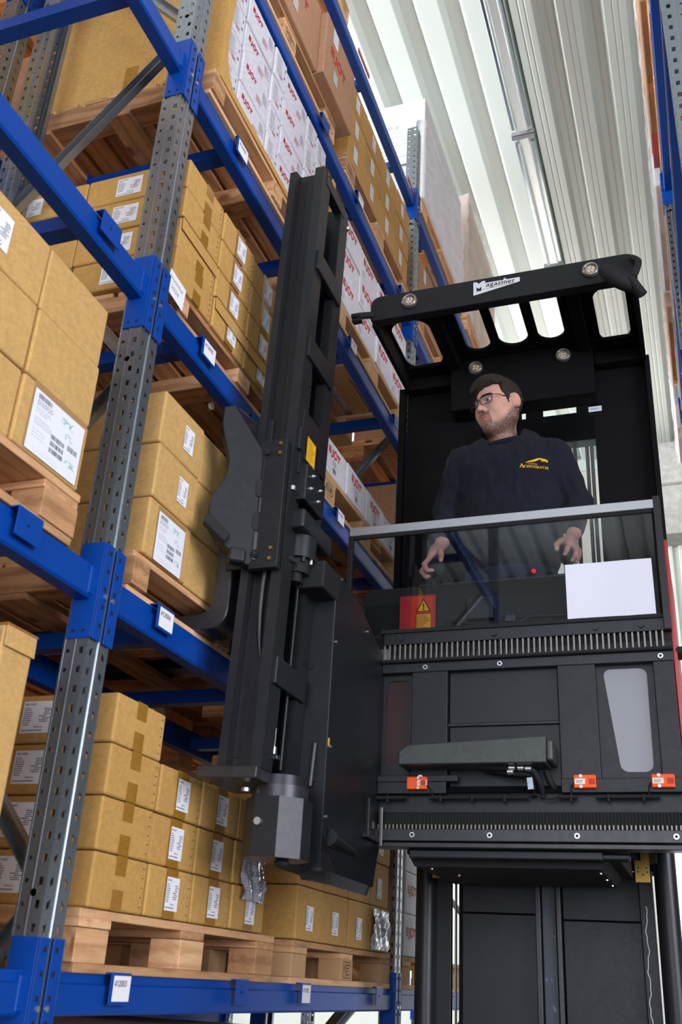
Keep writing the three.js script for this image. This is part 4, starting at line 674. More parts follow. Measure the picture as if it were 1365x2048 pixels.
// overhead guard
{
  const w0 = -1.222, w1 = -.066, r = .05, s = new THREE.Path();
  const bar = new THREE.Shape(); bar.moveTo(w0 + .015, 2.715); bar.lineTo(w1, 2.715); bar.lineTo(w1, 2.80); bar.quadraticCurveTo(w1, 2.835, w1 - r, 2.835); bar.lineTo(w0 + r, 2.835); bar.quadraticCurveTo(w0, 2.835, w0, 2.79); bar.lineTo(w0, 2.73); bar.quadraticCurveTo(w0, 2.715, w0 + .015, 2.715);
  const g = tg(truck, 'overhead_guard', moved(new THREE.ExtrudeGeometry(bar, { depth: .04, bevelEnabled: true, bevelSize: .006, bevelThickness: .006, bevelSegments: 2 }), [0, 0, -3.5]), M.bar);
  // roof plate: drawn in (x, distance behind the bar)
  const roof = new THREE.Shape([[w0 + .01, 0], [w1 - .01, 0], [w1 - .01, .56], [w0 + .01, .56]].map(p => new THREE.Vector2(...p)));
  for (const [cx, a, b, w] of [[-1.10, .125, .54, .185], [-.818, .0, .45, .118], [-.648, .0, .45, .138], [-.472, .0, .45, .122], [-.19, .125, .54, .14]]) roof.holes.push(slot(cx, (a + b) / 2 + .0, w, b - a));
  tg(g, 'roof_plate', moved(new THREE.ExtrudeGeometry(roof, { depth: .014, bevelEnabled: false, curveSegments: 16 }), [0, 0, 0], [-Math.PI / 2, 0, 0]).translate(0, 2.79, -3.47), M.guard);
  tb(g, 'side_skirt', w0, w0 + .02, 2.69, 2.81, -3.47, -4.1, M.guard); tb(g, 'side_skirt', w1 - .02, w1, 2.69, 2.81, -3.47, -4.1, M.guard); for (const [a, b] of [[w0, -.96], [-.32, w1]]) tb(g, 'roof_rear_strip', a, b, 2.772, 2.79, -3.96, -4.12, M.guard);
  tb(g, 'rib', -.992, -.93, 2.74, 2.79, -3.5, -4.0, M.guard, .006); tb(g, 'rib', -.365, -.31, 2.74, 2.79, -3.5, -4.0, M.guard, .006);
  tb(g, 'rear_header', -.98, -.30, 2.52, 2.79, -3.985, -4.0, M.guard, .002); tb(g, 'header_flange', -.98, -.30, 2.512, 2.525, -3.985, -4.1, M.guard);
  for (const [a, b] of [[w0, -.98], [-.30, w1]]) { tb(g, 'lip_bar', a, b, 2.695, 2.765, -4.03, -4.09, M.guard, .01); tb(g, 'rear_roof', a, b, 2.77, 2.79, -4.0, -4.11, M.guard); }
  const lamp = (x, y, z) => {
    const ring = part(truck, 'work_lamp', moved(new THREE.LatheGeometry([[.0235, 0], [.0235, .014], [.027, .018], [.033, .016], [.037, .006], [.037, 0]].map(p => new THREE.Vector2(...p)), 32), [0, 0, 0], [Math.PI / 2, 0, 0]), M.zincWarm ??= std(0x9c948c, .32, .8), at(x, y, z));
    part(ring, 'lamp_glass', moved(rod(.0235, .006, 24), [0, 0, 0], [Math.PI / 2, 0, 0]), std(0xb9b4ac, .2, .6), [0, 0, .006]);
    for (let i = 0; i < 4; i++) part(ring, 'lens', moved(new THREE.SphereGeometry(.0075, 12, 8), [0, 0, 0]).scale(1, 1, .5), phy(0xd8c3a0, .08, .2, { clearcoat: 1 }), [Math.cos(i * 1.571 + .6) * .0105, Math.sin(i * 1.571 + .6) * .0105, .0095]);
    for (let i = 0; i < 10; i++) part(ring, 'lens_rim', boxG(.004, .002, .002, 0), M.rubber, [Math.cos(i * .628) * .0205, Math.sin(i * .628) * .0205, .0095]);
  };
  lamp(-1.041, 2.779, -3.452); lamp(-.245, 2.779, -3.452); lamp(-.857, 2.735, -3.984); lamp(-.436, 2.735, -3.984);
  decal(g, 'maker_sign', 'maker', .205, .0735, at(-.648, 2.789, -3.4525), [0, 0, 0]);
  for (const x of [-.885, -.375]) part(g, 'bolt', rod(.008, .01, 12), M.zinc, at(x, 2.786, -3.55));
  const mir = tg(truck, 'mirror_arm', tubeG([[-.075, 2.80, -3.44], [-.05, 2.76, -3.42], [-.06, 2.70, -3.40], [-.075, 2.66, -3.39]], .014, 16, 8), M.rubber);
  const sh = new THREE.SphereGeometry(1, 24, 16).scale(.098, .042, .034); part(mir, 'mirror_housing', inT(moved(sh, [0, 0, 0], [0, .3, -.62]).translate(-.13, 2.66, -3.385)), M.rubber); part(mir, 'pivot', inT(moved(rod(.02, .09), [-.066, 2.61, -3.39], [.3, 0, .5])), M.rubber);
  const la = tg(truck, 'folded_arm', tubeG([[-1.21, 2.745, -3.46], [-1.255, 2.735, -3.44], [-1.285, 2.72, -3.42]], .016, 12, 8), M.rubber); tb(la, 'arm_fork', -1.30, -1.255, 2.69, 2.705, -3.41, -3.44, M.rubber, .004); tb(la, 'arm_fork', -1.305, -1.26, 2.715, 2.735, -3.41, -3.44, M.rubber, .004);
}
// lifting mast below and behind the cab, chassis on the floor
{
  const z = -4.25, m = tb(truck, 'lifting_mast', -1.03, -.24, -1.75, .46, z - .14, z - .2, M.rubber, 0);
  const plate = (n, x0, x1, y0, y1, dz, mat = M.black) => tb(m, n, x0, x1, y0, y1, z + dz, z + dz - .03, mat);
  plate('mast_panel', -.995, -.69, -1.75, .288, -.05); plate('mast_panel', -.995, -.69, .292, .46, -.05); plate('mast_panel', -.586, -.286, -1.75, .272, -.05); plate('mast_panel', -.586, -.286, .276, .46, -.05);
  plate('mast_rail', -1.1, -1.03, -1.75, .46, 0); for (const x of [-1.012]) plate('rail_edge', x - .002, x + .002, -1.75, .46, .005, M.cut);
  plate('mast_rail', -.688, -.668, -1.75, .46, 0, M.steel); plate('mast_rail', -.664, -.61, -1.75, .46, -.02, M.flaked); plate('mast_rail', -.606, -.588, -1.75, .46, 0, M.steel); plate('mast_rail', -.284, -.232, -1.75, .46, 0);
  const drip = []; for (let i = 0; i <= 40; i++) drip.push([-.262 + .0035 * Math.sin(i * .9) + .002 * Math.sin(i * 2.3) - i * .0004, .33 - i * .018, z + .0006]); part(m, 'paint_drip', inT(tubeG(drip, .0018, 120, 5)), M.paper);
  for (const x of [-1.131, -.18]) part(truck, 'mast_tube', inT(moved(rod(.042, 2.5, 28), [x, -.5, z + .02])), M.dark);
  tb(truck, 'mast_side', -1.10, -1.04, .46, 2.3, z - .02, z - .2, M.guard); tb(truck, 'mast_side', -.28, -.22, .46, 2.3, z - .02, z - .2, M.guard);
  tb(truck, 'mast_back', -1.03, -.585, .46, 2.6, z - .14, z - .16, M.rubber, 0); tb(truck, 'mast_crossbar', -1.1, -.22, 2.50, 2.655, z - .13, z - .22, M.rubber);
  for (const [a, b] of [[-1.1, -.935], [-.90, -.71], [-.685, -.60], [-.43, -.22]]) tb(truck, 'mast_head', a, b, 2.5, 2.95, z - .14, z - .18, M.rubber, .004);
  for (const x of [-.455, -.395, -.372]) tb(truck, 'mast_upright', x - .008, x + .008, .46, 2.5, z - .2, z - .23, M.rubber, .002);
  const ch = tb(truck, 'chassis', -1.24, -.08, -1.78, -1.3, -4.15, -6.2, M.dark, .03); for (const zz of [-4.5, -5.9]) for (const x of [-1.12, -.2]) part(ch, 'wheel', inT(moved(rod(.16, .1, 28), [x, -1.74, zz], [0, 0, Math.PI / 2])), M.rubber);
}
// swivel carrier between the cross rails and the fork mast
{
  const s = tg(truck, 'swivel_carrier', moved(poly([[2.87, .3], [2.87, 1.232], [2.9, 1.24], [3.1, 1.215], [3.38, 1.12], [3.44, 1.09], [3.44, .46], [3.38, .30], [3.05, .288], [2.87, .40]], .125, .003), [0, 0, 0], [0, Math.PI / 2, 0]).translate(-1.218, 0, 0), M.black);
  for (const [y, zz] of [[1.225, -2.905], [1.14, -3.2], [.66, -2.885], [.45, -2.885], [1.0, -2.885], [.415, -2.95]]) part(s, 'screw', moved(rod(.005, .008, 8), [0, 0, 0], [0, 0, Math.PI / 2]), M.zinc, at(-1.087, y, zz));
  part(s, 'hole', moved(rod(.012, .004, 16), [0, 0, 0], [Math.PI / 2, 0, 0]), M.rubber, at(-1.163, .92, -2.866)); 
  tb(s, 'slot_recess', -1.141, -1.118, .55, .675, -2.864, -2.868, M.rubber, .001); part(s, 'slot_lever', inT(moved(rod(.008, .13), [-1.13, .6, -2.855], [0, 0, -.06])), M.steel);
  tg(s, 'cone_pocket', moved(poly([[2.915, .423], [3.178, .39], [3.175, .372], [2.92, .369]], .004), [0, 0, 0], [0, Math.PI / 2, 0]).translate(-1.0875, 0, 0), M.rubber); part(s, 'cone', inT(moved(new THREE.CylinderGeometry(.008, .024, .24, 16), [-1.085, .388, -3.04], [-Math.PI / 2 - .06, 0, 0])), M.dark);
  const br = tb(s, 'latch_frame', -1.09, -1.07, .44, .455, -3.24, -3.39, M.dark, .002); tb(br, 'latch_edge', -1.075, -1.066, .44, .568, -3.238, -3.25, M.dark, .002); tb(br, 'latch_edge', -1.075, -1.064, .43, .56, -3.38, -3.39, M.cut, .002); tb(br, 'latch_pin', -1.08, -1.066, .47, .50, -3.29, -3.31, M.steel, .004);
  tb(s, 'yellow_mark', -1.0925, -1.0865, .66, .685, -2.872, -2.88, std(0xd8a416, .6), .001); tb(s, 'rail_guide', -1.1, -1.06, 1.06, 1.14, -3.4, -3.45, M.cut, .004);
  tg(s, 'lower_web', moved(poly([[-1.25, .305], [-1.1, .265], [-.97, .235], [-.96, .262], [-1.09, .3], [-1.2, .32]], .02), [0, 0, -2.95]), M.dark);
  // bearing head
  const oct = (r, h, n = 8, a = .39) => moved(new THREE.CylinderGeometry(r, r, h, n, 1, false, a), [0, 0, 0]);
  const hd = part(truck, 'bearing_head', inT(moved(toCreased(oct(.098, .165)), [-1.178, .388, -2.735])), M.dark);
  part(hd, 'bearing_ring', inT(moved(rod(.083, .035, 32), [-1.178, .488, -2.735])), M.steel); part(hd, 'bearing_ring', inT(moved(rod(.076, .03, 32), [-1.178, .52, -2.735])), M.dark); bolt(hd, -1.2, .4, -2.64, .011); bolt(hd, -1.255, .49, -2.66, .013, M.zinc, 'y');
  for (const [x, zz] of [[-1.15, -2.72], [-1.1, -2.86]]) part(hd, 'grease_lump', inT(moved(new THREE.SphereGeometry(.02, 10, 8).scale(1.2, .7, 1), [x, .296, zz])), M.rubber);
}
function toCreased(g) { const c = g.toNonIndexed(); c.computeVertexNormals(); return c; }
// fork mast, leaning a little towards the aisle under its load
{
  const piv = [-1.25, .53, -2.7], fm = new THREE.Mesh(boxG(.19, .034, .26, .004), M.steel); fm.name = 'fork_mast'; fm.castShadow = fm.receiveShadow = true; truck.add(fm); fm.position.set(...at(-1.275, .523, -2.69));
  const tilt = -.0205; fm.rotation.z = tilt;
  const lb = (name, x0, x1, y0, y1, z0, z1, mat = M.dark, r = .002) => part(fm, name, boxG(x1 - x0, y1 - y0, z0 - z1, r), mat, [(x0 + x1) / 2 + 1.275, (y0 + y1) / 2 - .523, (z0 + z1) / 2 + 2.69]);
  // near column: flanges and web of the rolled section
  const X0 = -1.316, X1 = -1.18, top = 2.79;
  const sec = poly([[0, 0], [.024, 0], [.03, .034], [.1, .034], [.104, 0], [.136, 0], [.136, .075], [.1, .075], [.1, .06], [.03, .06], [.03, .075], [0, .075]], top - .54, .0015);
  const col = moved(sec, [0, 0, 0], [-Math.PI / 2, 0, 0]); metricUV(col, 'y');
  part(fm, 'mast_column', col, M.dark, [X0 + 1.275, .017, -2.585 + 2.69]);
  part(fm, 'roller_track', boxG(.03, top - .6, .003, .001), std(0x6b6870, .4, .6, { map: T.scuff }), [X0 + .045 + 1.275, (top - .6) / 2 + .05, .105 - .032]);
  part(fm, 'mast_column', col, M.dark, [X0 + 1.275, .017, -2.79 + 2.69]);
  for (const y of [2.36, 1.985, 1.62, .83]) lb('cross_plate', X1 - .012, X1 + .012, y - .042, y + .042, -2.6, -2.84, M.dark, .004);
  lb('top_plate', X1 - .03, X1 + .004, 2.735, 2.785, -2.62, -2.82, M.dark); part(fm, 'end_knob', moved(new THREE.SphereGeometry(.011, 12, 10), [0, 0, 0]), M.zinc, [X1 + 1.275 + .018, 2.69 - .523, -2.83 + 2.69]);
  lb('back_plate', X0 + .03, X0 + .036, .56, top, -2.64, -2.83, M.rubber, 0);
  for (const [x, zz] of [[X1 - .035, -2.69], [X1 - .012, -2.75]]) lb('cylinder_rod', x - .006, x + .006, .56, 1.25, zz + .006, zz - .006, M.dark, .005);
  const chain = []; for (let y = 1.55; y < 1.95; y += .022) chain.push(moved(boxG(.016, .018, .009, .002), [X1 - .03 + 1.275, y - .523, -2.72 + 2.69])); part(fm, 'lift_chain', merged(chain), M.rubber).userData.kind = 'stuff';
  const n = lb('notice_plate', X1 + .008, X1 + .012, 1.56, 1.66, -2.645, -2.755, M.dark, .001); decal(n, 'notice', 'notice', .08, .088, [.0028, 0, .004], OUT);
  lb('notice_bracket', X1 - .01, X1 + .008, 1.5, 1.74, -2.62, -2.8, M.dark);
  // hydraulic block, bracket and motor
  lb('valve_block', -1.215, -1.145, 1.405, 1.535, -2.63, -2.80, M.dark, .006); for (const [y, zz] of [[1.51, -2.68], [1.49, -2.75], [1.46, -2.67], [1.445, -2.74]]) part(fm, 'bolt', moved(new THREE.ConeGeometry(.008, .014, 10), [0, 0, 0], [0, 0, -Math.PI / 2]), M.zinc, [-1.14 + 1.275, y - .523, zz + 2.69]);
  lb('motor_bracket', -1.225, -1.135, 1.30, 1.37, -2.62, -2.88, M.dark, .012); lb('motor_bracket', -1.235, -1.205, 1.30, 1.42, -2.60, -2.66, M.dark, .008);
  const mot = part(fm, 'swivel_motor', moved(rod(.056, .075, 28), [0, 0, 0]), M.dark, [-1.187 + 1.275, 1.262 - .523, -2.72 + 2.69]);
  part(mot, 'motor_cap', rod(.04, .05, 24), M.rubber, [0, -.06, 0]); part(mot, 'motor_cap', rod(.022, .05, 18), M.rubber, [0, -.09, .01]); for (let i = 0; i < 8; i++) part(mot, 'bolt', rod(.007, .016, 8), i % 3 ? M.steel : M.zinc, [Math.cos(i * .785) * .046, -.045, Math.sin(i * .785) * .046]);
  part(fm, 'valve_fitting', rod(.009, .045, 12), M.zinc, [-1.19 + 1.275, 1.40 - .523, -2.60 + 2.69]); for (const [dx, y] of [[0, 1.435], [.012, 1.43], [0, 1.37]]) part(fm, 'valve_nut', rod(.011, .014, 6), M.zinc, [-1.19 + dx + 1.275, y - .523, -2.60 + 2.69]);
  lb('motor_housing', -1.20, -1.1, 1.14, 1.235, -2.74, -2.9, M.rubber, .008);
  part(fm, 'hydraulic_hose', moved(tubeG([[-1.17, 1.2, -2.66], [-1.2, 1.2, -2.61], [-1.235, 1.165, -2.6], [-1.245, 1.06, -2.6], [-1.24, .9, -2.62], [-1.23, .8, -2.66]], .009, 40, 10), [1.275, -.523, 2.69]), std(0x2a2d31, .3, .2));
  const ft = part(fm, 'hose_end', rod(.0055, .06, 10), M.zinc, [-1.185 + 1.275, .64 - .523, -2.67 + 2.69]); part(ft, 'hose_nut', rod(.011, .02, 6), M.zinc, [0, -.035, 0]); part(ft, 'hose_flange', boxG(.045, .014, .03, .004), M.steel, [0, -.056, 0]); part(ft, 'hose_line', rod(.005, .22, 8), M.rubber, [0, .14, 0]);
}
// fork carriage and forks
{
  const c = tb(truck, 'fork_carriage', -1.268, -1.17, 1.137, 1.59, -2.552, -2.578, M.dark, .003);
  for (const [x, y] of [[-1.19, 1.57], [-1.19, 1.535], [-1.193, 1.2], [-1.195, 1.165]]) bolt(c, x, y, -2.549, .006, M.yellowZinc); for (const [x, y] of [[-1.235, 1.545], [-1.245, 1.185]]) { const k = bolt(c, x, y, -2.548, .013, M.rubber); part(k, 'socket', moved(rod(.006, .003, 6), [0, 0, 0], [Math.PI / 2, 0, 0]), M.steel, [0, 0, .005]); }
  // the bent side plate: its own plane is turned 33 degrees towards the aisle; outline in (along the plate, height)
  const th = 33 * Math.PI / 180, onPlate = (g) => { const k = g.clone(); k.rotateY(th); k.translate(-1.25, 0, -2.555); return k; };
  const sh = new THREE.Shape([[-.144, 1.693], [-.111, 1.702], [-.006, 1.551], [.008, 1.54], [.005, 1.445], [.003, 1.377], [-.001, 1.327], [-.004, 1.257], [-.005, 1.168], [-.017, 1.151], [-.026, 1.152], [-.115, 1.22], [-.147, 1.265], [-.149, 1.282]].map(p => new THREE.Vector2(...p)));
  sh.quadraticCurveTo(-.158, 1.345, -.148, 1.377); sh.quadraticCurveTo(-.112, 1.412, -.108, 1.489); sh.quadraticCurveTo(-.114, 1.54, -.132, 1.583); sh.lineTo(-.144, 1.625);
  tg(c, 'shield_plate', onPlate(moved(new THREE.ExtrudeGeometry(sh, { depth: .045, bevelEnabled: true, bevelSize: .002, bevelThickness: .002, bevelSegments: 1, curveSegments: 14 }), [0, 0, -.047])), M.dark);
  for (const [y0, y1, x] of [[1.448, 1.535, .008], [1.328, 1.382, .004], [1.165, 1.262, -.002]]) tg(c, 'weld_seam', onPlate(moved(boxG(.014, y1 - y0, .008, .003), [x, (y0 + y1) / 2, .002])), M.weld ??= std(0xa2a2ac, .38, .6, { map: T.scuff }));
  for (const y of [1.415, 1.297]) tg(c, 'plate_slot', onPlate(moved(poly([[-.012, -.03], [.004, -.03], [.004, .03], [-.012, .03], [-.016, .015], [-.016, -.015]], .004), [0, y, 0])), M.rubber);
  tg(c, 'hook_bar', moved(poly([[-1.45, 1.79], [-1.415, 1.80], [-1.37, 1.757], [-1.338, 1.70], [-1.336, 1.648], [-1.30, 1.60], [-1.42, 1.60]], .05, .004), [0, 0, -2.71]), M.worn ??= std(0xb0a8b4, .33, .8, { map: T.scuff, roughnessMap: T.scuffR })); bolt(c, -1.42, 1.70, -2.47, .013, M.zinc, 'x'); bolt(c, -1.385, 1.785, -2.68, .01, M.rubber, 'y');
  tg(c, 'hook_wedge', onPlate(moved(poly([[-.165, 1.28], [-.152, 1.287], [-.086, 1.228], [-.1, 1.205], [-.168, 1.261]], .03, .002), [0, 0, 0])), M.rubber); tg(c, 'lower_hook', onPlate(moved(boxG(.055, .05, .05, .012), [-.055, 1.17, .0])), M.dark);
  tb(c, 'carriage_bar', -1.40, -1.33, 1.62, 1.72, -2.62, -3.16, M.dark, .004); tb(c, 'carriage_bar', -1.37, -1.30, 1.16, 1.25, -2.6, -3.16, M.dark, .004); tb(c, 'carriage_link', -1.36, -1.25, 1.2, 1.7, -2.60, -2.85, M.rubber, .004);
  // an L fork: shank down, round heel, blade into the pallet
  const L0 = new THREE.Shape(); L0.moveTo(-1.352, 1.30); L0.lineTo(-1.352, 1.045); L0.quadraticCurveTo(-1.352, .974, -1.42, .974); L0.lineTo(-2.16, .978); L0.lineTo(-2.16, .994); L0.lineTo(-1.452, 1.018); L0.quadraticCurveTo(-1.405, 1.02, -1.403, 1.07); L0.lineTo(-1.40, 1.30);
  for (const z of [-2.72, -3.1]) { const f = tg(c, 'fork', moved(new THREE.ExtrudeGeometry(L0, { depth: .11, bevelEnabled: true, bevelSize: .003, bevelThickness: .003, bevelSegments: 1, curveSegments: 14 }), [0, 0, z]), M.steel); }
}
// a sheet of paper stuck behind the glass
{
  const t = thing('paper_sheet', 'blank white paper sheet stuck to the tinted glass guard before the driver', 'paper', [-.253, 1.313, -3.3955]);
  const g = new THREE.PlaneGeometry(.302, .213, 12, 8), p = g.attributes.position; for (let i = 0; i < p.count; i++) p.setZ(i, .0012 + .0008 * Math.sin(p.getX(i) * 30)); g.computeVertexNormals();
  part(t, 'sheet', g, std(0xe9e9f4, .85, 0, { side: THREE.DoubleSide }), [0, 0, 0], [0, 0, .005]);
}

// ---------------------------------------------------------------- the driver
function sdfMesh(f, c, half, res, color, axes) {
  const mc = new MarchingCubes(res, M.navy, false, false, 900000); mc.isolation = 0;
  const s = mc.size, hs = s / 2, at1 = (q, v) => axes ? axes[q](v) : c[q] + half * v, ax = [0, 1, 2].map(q => Float64Array.from({ length: s }, (_, i) => at1(q, (i - hs) / hs)));
  for (let k = 0; k < s; k++) for (let j = 0; j < s; j++) for (let i = 0; i < s; i++) mc.field[i + j * s + k * s * s] = -f(ax[0][i], ax[1][j], ax[2][k]) * 30;
  mc.update();
  let g = new THREE.BufferGeometry(); g.setAttribute('position', new THREE.BufferAttribute(mc.positionArray.slice(0, mc.count * 3), 3));
  g = mergeVertices(g, 1e-5); const p = g.attributes.position;
  for (let i = 0; i < p.count; i++) p.setXYZ(i, at1(0, p.getX(i)), at1(1, p.getY(i)), at1(2, p.getZ(i)));
  g.computeVertexNormals(); g.setAttribute('uv', new THREE.BufferAttribute(new Float32Array(p.count * 2).map((_, i) => i % 2 ? p.getY(i >> 1) : p.getX(i >> 1) + p.getZ(i >> 1)), 2));
  if (color) { const a = new Float32Array(p.count * 3); for (let i = 0; i < p.count; i++) a.set(color(p.getX(i), p.getY(i), p.getZ(i)), 3 * i); g.setAttribute('color', new THREE.BufferAttribute(a, 3)); }
  return g;
}
const smin = (a, b, k) => { const h = Math.max(k - Math.abs(a - b), 0) / k; return Math.min(a, b) - h * h * k * .25; };
const smax = (a, b, k) => -smin(-a, -b, k);
function cap(px, py, pz, a, b, ra, rb) {                                // tapered capsule
  const bx = b[0] - a[0], by = b[1] - a[1], bz = b[2] - a[2], qx = px - a[0], qy = py - a[1], qz = pz - a[2];
  const h = Math.max(0, Math.min(1, (qx * bx + qy * by + qz * bz) / (bx * bx + by * by + bz * bz)));
  return Math.hypot(qx - bx * h, qy - by * h, qz - bz * h) - (ra + (rb - ra) * h);
}
const ell = (x, y, z, cx, cy, cz, a, b, c) => { const u = (x - cx) / a, v = (y - cy) / b, w = (z - cz) / c, k = Math.hypot(u, v, w); return (k - 1) * Math.min(a, b, c) * (k > 0 ? 1 : 1); };
const ellB = (x, y, z, cx, cy, cz, a, b, c) => { const u = (x - cx) / a, v = (y - cy) / b, w = (z - cz) / c, k0 = Math.hypot(u, v, w), k1 = Math.hypot(u / a, v / b, w / c); return k1 < 1e-9 ? -Math.min(a, b, c) : k0 * (k0 - 1) / k1; };
// head axes: x to his left, y up, z the way he looks
const HEAD = [-.688, 2.288, -3.655], HS = 1.08, headTurn = new THREE.Euler(.2, -.62, .03, 'YXZ');
const headM = new THREE.Matrix4().makeRotationFromEuler(headTurn).scale(V(HS, HS, HS)).setPosition(...HEAD), headI = headM.clone().invert();
const skull = (x, y, z) => {
  const ax = Math.abs(x);
  let d = ellB(x, y, z, 0, .038, -.018, .076, .088, .096);                                 // cranium
  d = smin(d, ellB(x, y, z, 0, -.03, .02, .064, .085, .072), .05);                        // face
  d = smin(d, ellB(ax, y, z, .040, -.03, .05, .026, .034, .03), .03);                     // cheeks
  d = smin(d, cap(ax, y, z, [.0, -.1, .062], [.055, -.06, -.005], .024, .028), .035);      // jaw
  d = smin(d, ellB(x, y, z, 0, -.1, .07, .026, .022, .022), .025);                        // chin
  d = smin(d, cap(ax, y, z, [.012, .030, .084], [.044, .028, .066], .009, .008), .016);    // brow
  d = smax(d, -ellB(ax, y, z, .031, .008, .098, .019, .013, .02), .014);                   // sockets
  d = smin(d, ellB(ax, y, z, .031, .008, .074, .0135, .012, .012), .003);                  // eyeballs
  d = smin(d, cap(ax, y, z, [.018, .0155, .083], [.043, .0125, .0755], .0042, .0035), .004); d = smin(d, cap(ax, y, z, [.018, .0005, .082], [.042, -.0005, .0755], .0034, .003), .005);  // lids
  d = smin(d, cap(x, y, z, [0, .016, .082], [0, -.026, .109], .0075, .0105), .014);         // nose
  d = smin(d, ellB(ax, y, z, .0115, -.031, .098, .0085, .0075, .0095), .008);
  d = smax(d, -ellB(ax, y, z, .0065, -.0385, .1, .0035, .003, .004), .003);
  d = smin(d, ellB(x, y, z, 0, -.058, .073, .032, .02, .02), .018);
  d = smin(d, cap(ax, y, z, [0, -.0575, .0925], [.022, -.0605, .081], .0046, .0022), .006); d = smin(d, cap(ax, y, z, [0, -.068, .0915], [.019, -.064, .082], .0054, .0022), .006);
  d = smax(d, -cap(ax, y, z, [0, -.0628, .0985], [.025, -.0628, .084], .0014, .0014), .003);
  const ez = z + .55 * (ax - .078); const e = smax(ellB(ax, y, ez, .084, -.002, -.012, .013, .033, .021), -ellB(ax, y, ez, .0935, .003, -.007, .0085, .021, .011), .005);
  d = smin(d, e, .008); d = smin(d, ellB(ax, y, z, .080, -.026, -.006, .007, .010, .008), .005);
  return d;
};
const toHead = (x, y, z) => { const v = V(x, y, z).applyMatrix4(headI); return [v.x, v.y, v.z]; };
const person = thing('person', 'bearded man with glasses in a navy sweatshirt standing in the raised cab', 'person', [-.66, .61, -3.68]);
const PO = [.66, -.61, 3.68], inP = (g) => { g.translate(...PO); return g; };
const skin = [.60, .33, .245];
const mixc = (a, b, t) => a.map((v, i) => v + (b[i] - v) * t);
{
  const neckA = [-.684, 2.235, -3.675], neckB = [-.672, 2.06, -3.715];
  const headF = (x, y, z) => { const q = toHead(x, y, z); let d = skull(...q) * HS; d = smin(d, cap(x, y, z, neckA, neckB, .060, .068), .03); return d; };
  const headC = (x, y, z) => {
    const [a, b, c] = toHead(x, y, z), aa = Math.abs(a); let k = skin.slice();
    const grain = noise3(x * 900, y * 900, z * 900), soft = noise3(x * 60, y * 60, z * 60);
    k = mixc(k, [.56, .26, .2], Math.max(0, .35 + .3 * soft) * (Math.hypot(aa - .045, b + .025, c - .06) < .035 || Math.hypot(a, b + .02, c - .1) < .025 || aa > .074 ? 1 : .25));
    if (Math.abs(b + .063) < .0105 && aa < .026 && c > .077) k = mixc(k, [.42, .14, .12], .8);
    // beard: jaw line, chin, upper lip; patchy on the cheek
    const edge = -.03 - .055 * Math.max(0, Math.min(1, (c - .0) / .06)) + (aa < .03 && c > .07 ? .035 : 0), jaw = edge - b + .008 * noise3(x * 130, y * 130, z * 130);
    const lips = Math.abs(b + .063) < .011 && aa < .025;
    if (!lips && jaw > -.012 && c > -.028 && b > -.16 && b < -.01) k = mixc(k, [.06, .034, .022], Math.max(0, Math.min(.88, (jaw + .012) * 40)) * Math.max(.25, Math.min(1, .72 + .55 * grain)));
    if (b < -.040 && b > -.054 && aa < .03 && c > .08) k = mixc(k, [.06, .035, .025], .5 + .3 * grain);
    // brows, eyes
    const by = .0305 - .010 * Math.pow((aa - .028) / .03, 2); if (Math.abs(b - by) < .0055 && aa > .009 && aa < .052 && c > .05) k = mixc(k, [.035, .02, .014], .9);
    const ex = aa - .031, ey = b - .007; if (c > .07 && Math.abs(ex) < .0125 && Math.abs(ey) < .0065 * Math.sqrt(Math.max(0, 1 - ex * ex / .00016))) { k = [.6, .56, .53]; const gx = (a > 0 ? a - .031 : a + .031) + .002; if (Math.hypot(gx, ey + .001) < .0062) k = [.05, .03, .02]; if (ey > .0045) k = [.03, .02, .015]; }
    return k;
  };
  const M1 = std(0xffffff, .55, 0, { vertexColors: true });
  // hands: palm and five bent fingers each
  const HR = { pal: [[[-.918, 1.648, -3.60], .027], [[-.930, 1.592, -3.555], .024]], kn: [[-.949, 1.556, -3.528], [-.963, 1.548, -3.548], [-.968, 1.55, -3.572], [-.968, 1.556, -3.594]],
    f: [[[-.928, 1.602, -3.555], [-.908, 1.578, -3.535], [-.902, 1.555, -3.525], [-.903, 1.534, -3.522]], [[-.947, 1.556, -3.53], [-.969, 1.521, -3.515], [-.956, 1.492, -3.51], [-.935, 1.493, -3.52]], [[-.963, 1.546, -3.548], [-.985, 1.501, -3.54], [-.967, 1.474, -3.537], [-.95, 1.483, -3.547]], [[-.967, 1.548, -3.572], [-.990, 1.508, -3.571], [-.972, 1.482, -3.57], [-.957, 1.492, -3.577]], [[-.968, 1.554, -3.595], [-.989, 1.521, -3.6], [-.975, 1.50, -3.6], [-.962, 1.506, -3.6]]] };
  const HL = { pal: [[[-.391, 1.645, -3.62], .027], [[-.404, 1.588, -3.565], .024]], kn: [[-.405, 1.571, -3.54], [-.392, 1.571, -3.55], [-.387, 1.576, -3.57], [-.385, 1.582, -3.592]],
    f: [[[-.413, 1.592, -3.562], [-.434, 1.584, -3.548], [-.449, 1.568, -3.54], [-.448, 1.545, -3.535]], [[-.403, 1.567, -3.54], [-.405, 1.545, -3.524], [-.411, 1.53, -3.522], [-.418, 1.518, -3.525]], [[-.390, 1.566, -3.548], [-.375, 1.532, -3.532], [-.382, 1.508, -3.53], [-.393, 1.494, -3.535]], [[-.386, 1.575, -3.57], [-.371, 1.540, -3.556], [-.374, 1.511, -3.55], [-.381, 1.494, -3.555]], [[-.384, 1.582, -3.593], [-.369, 1.555, -3.592], [-.371, 1.531, -3.585], [-.377, 1.513, -3.585]]] };
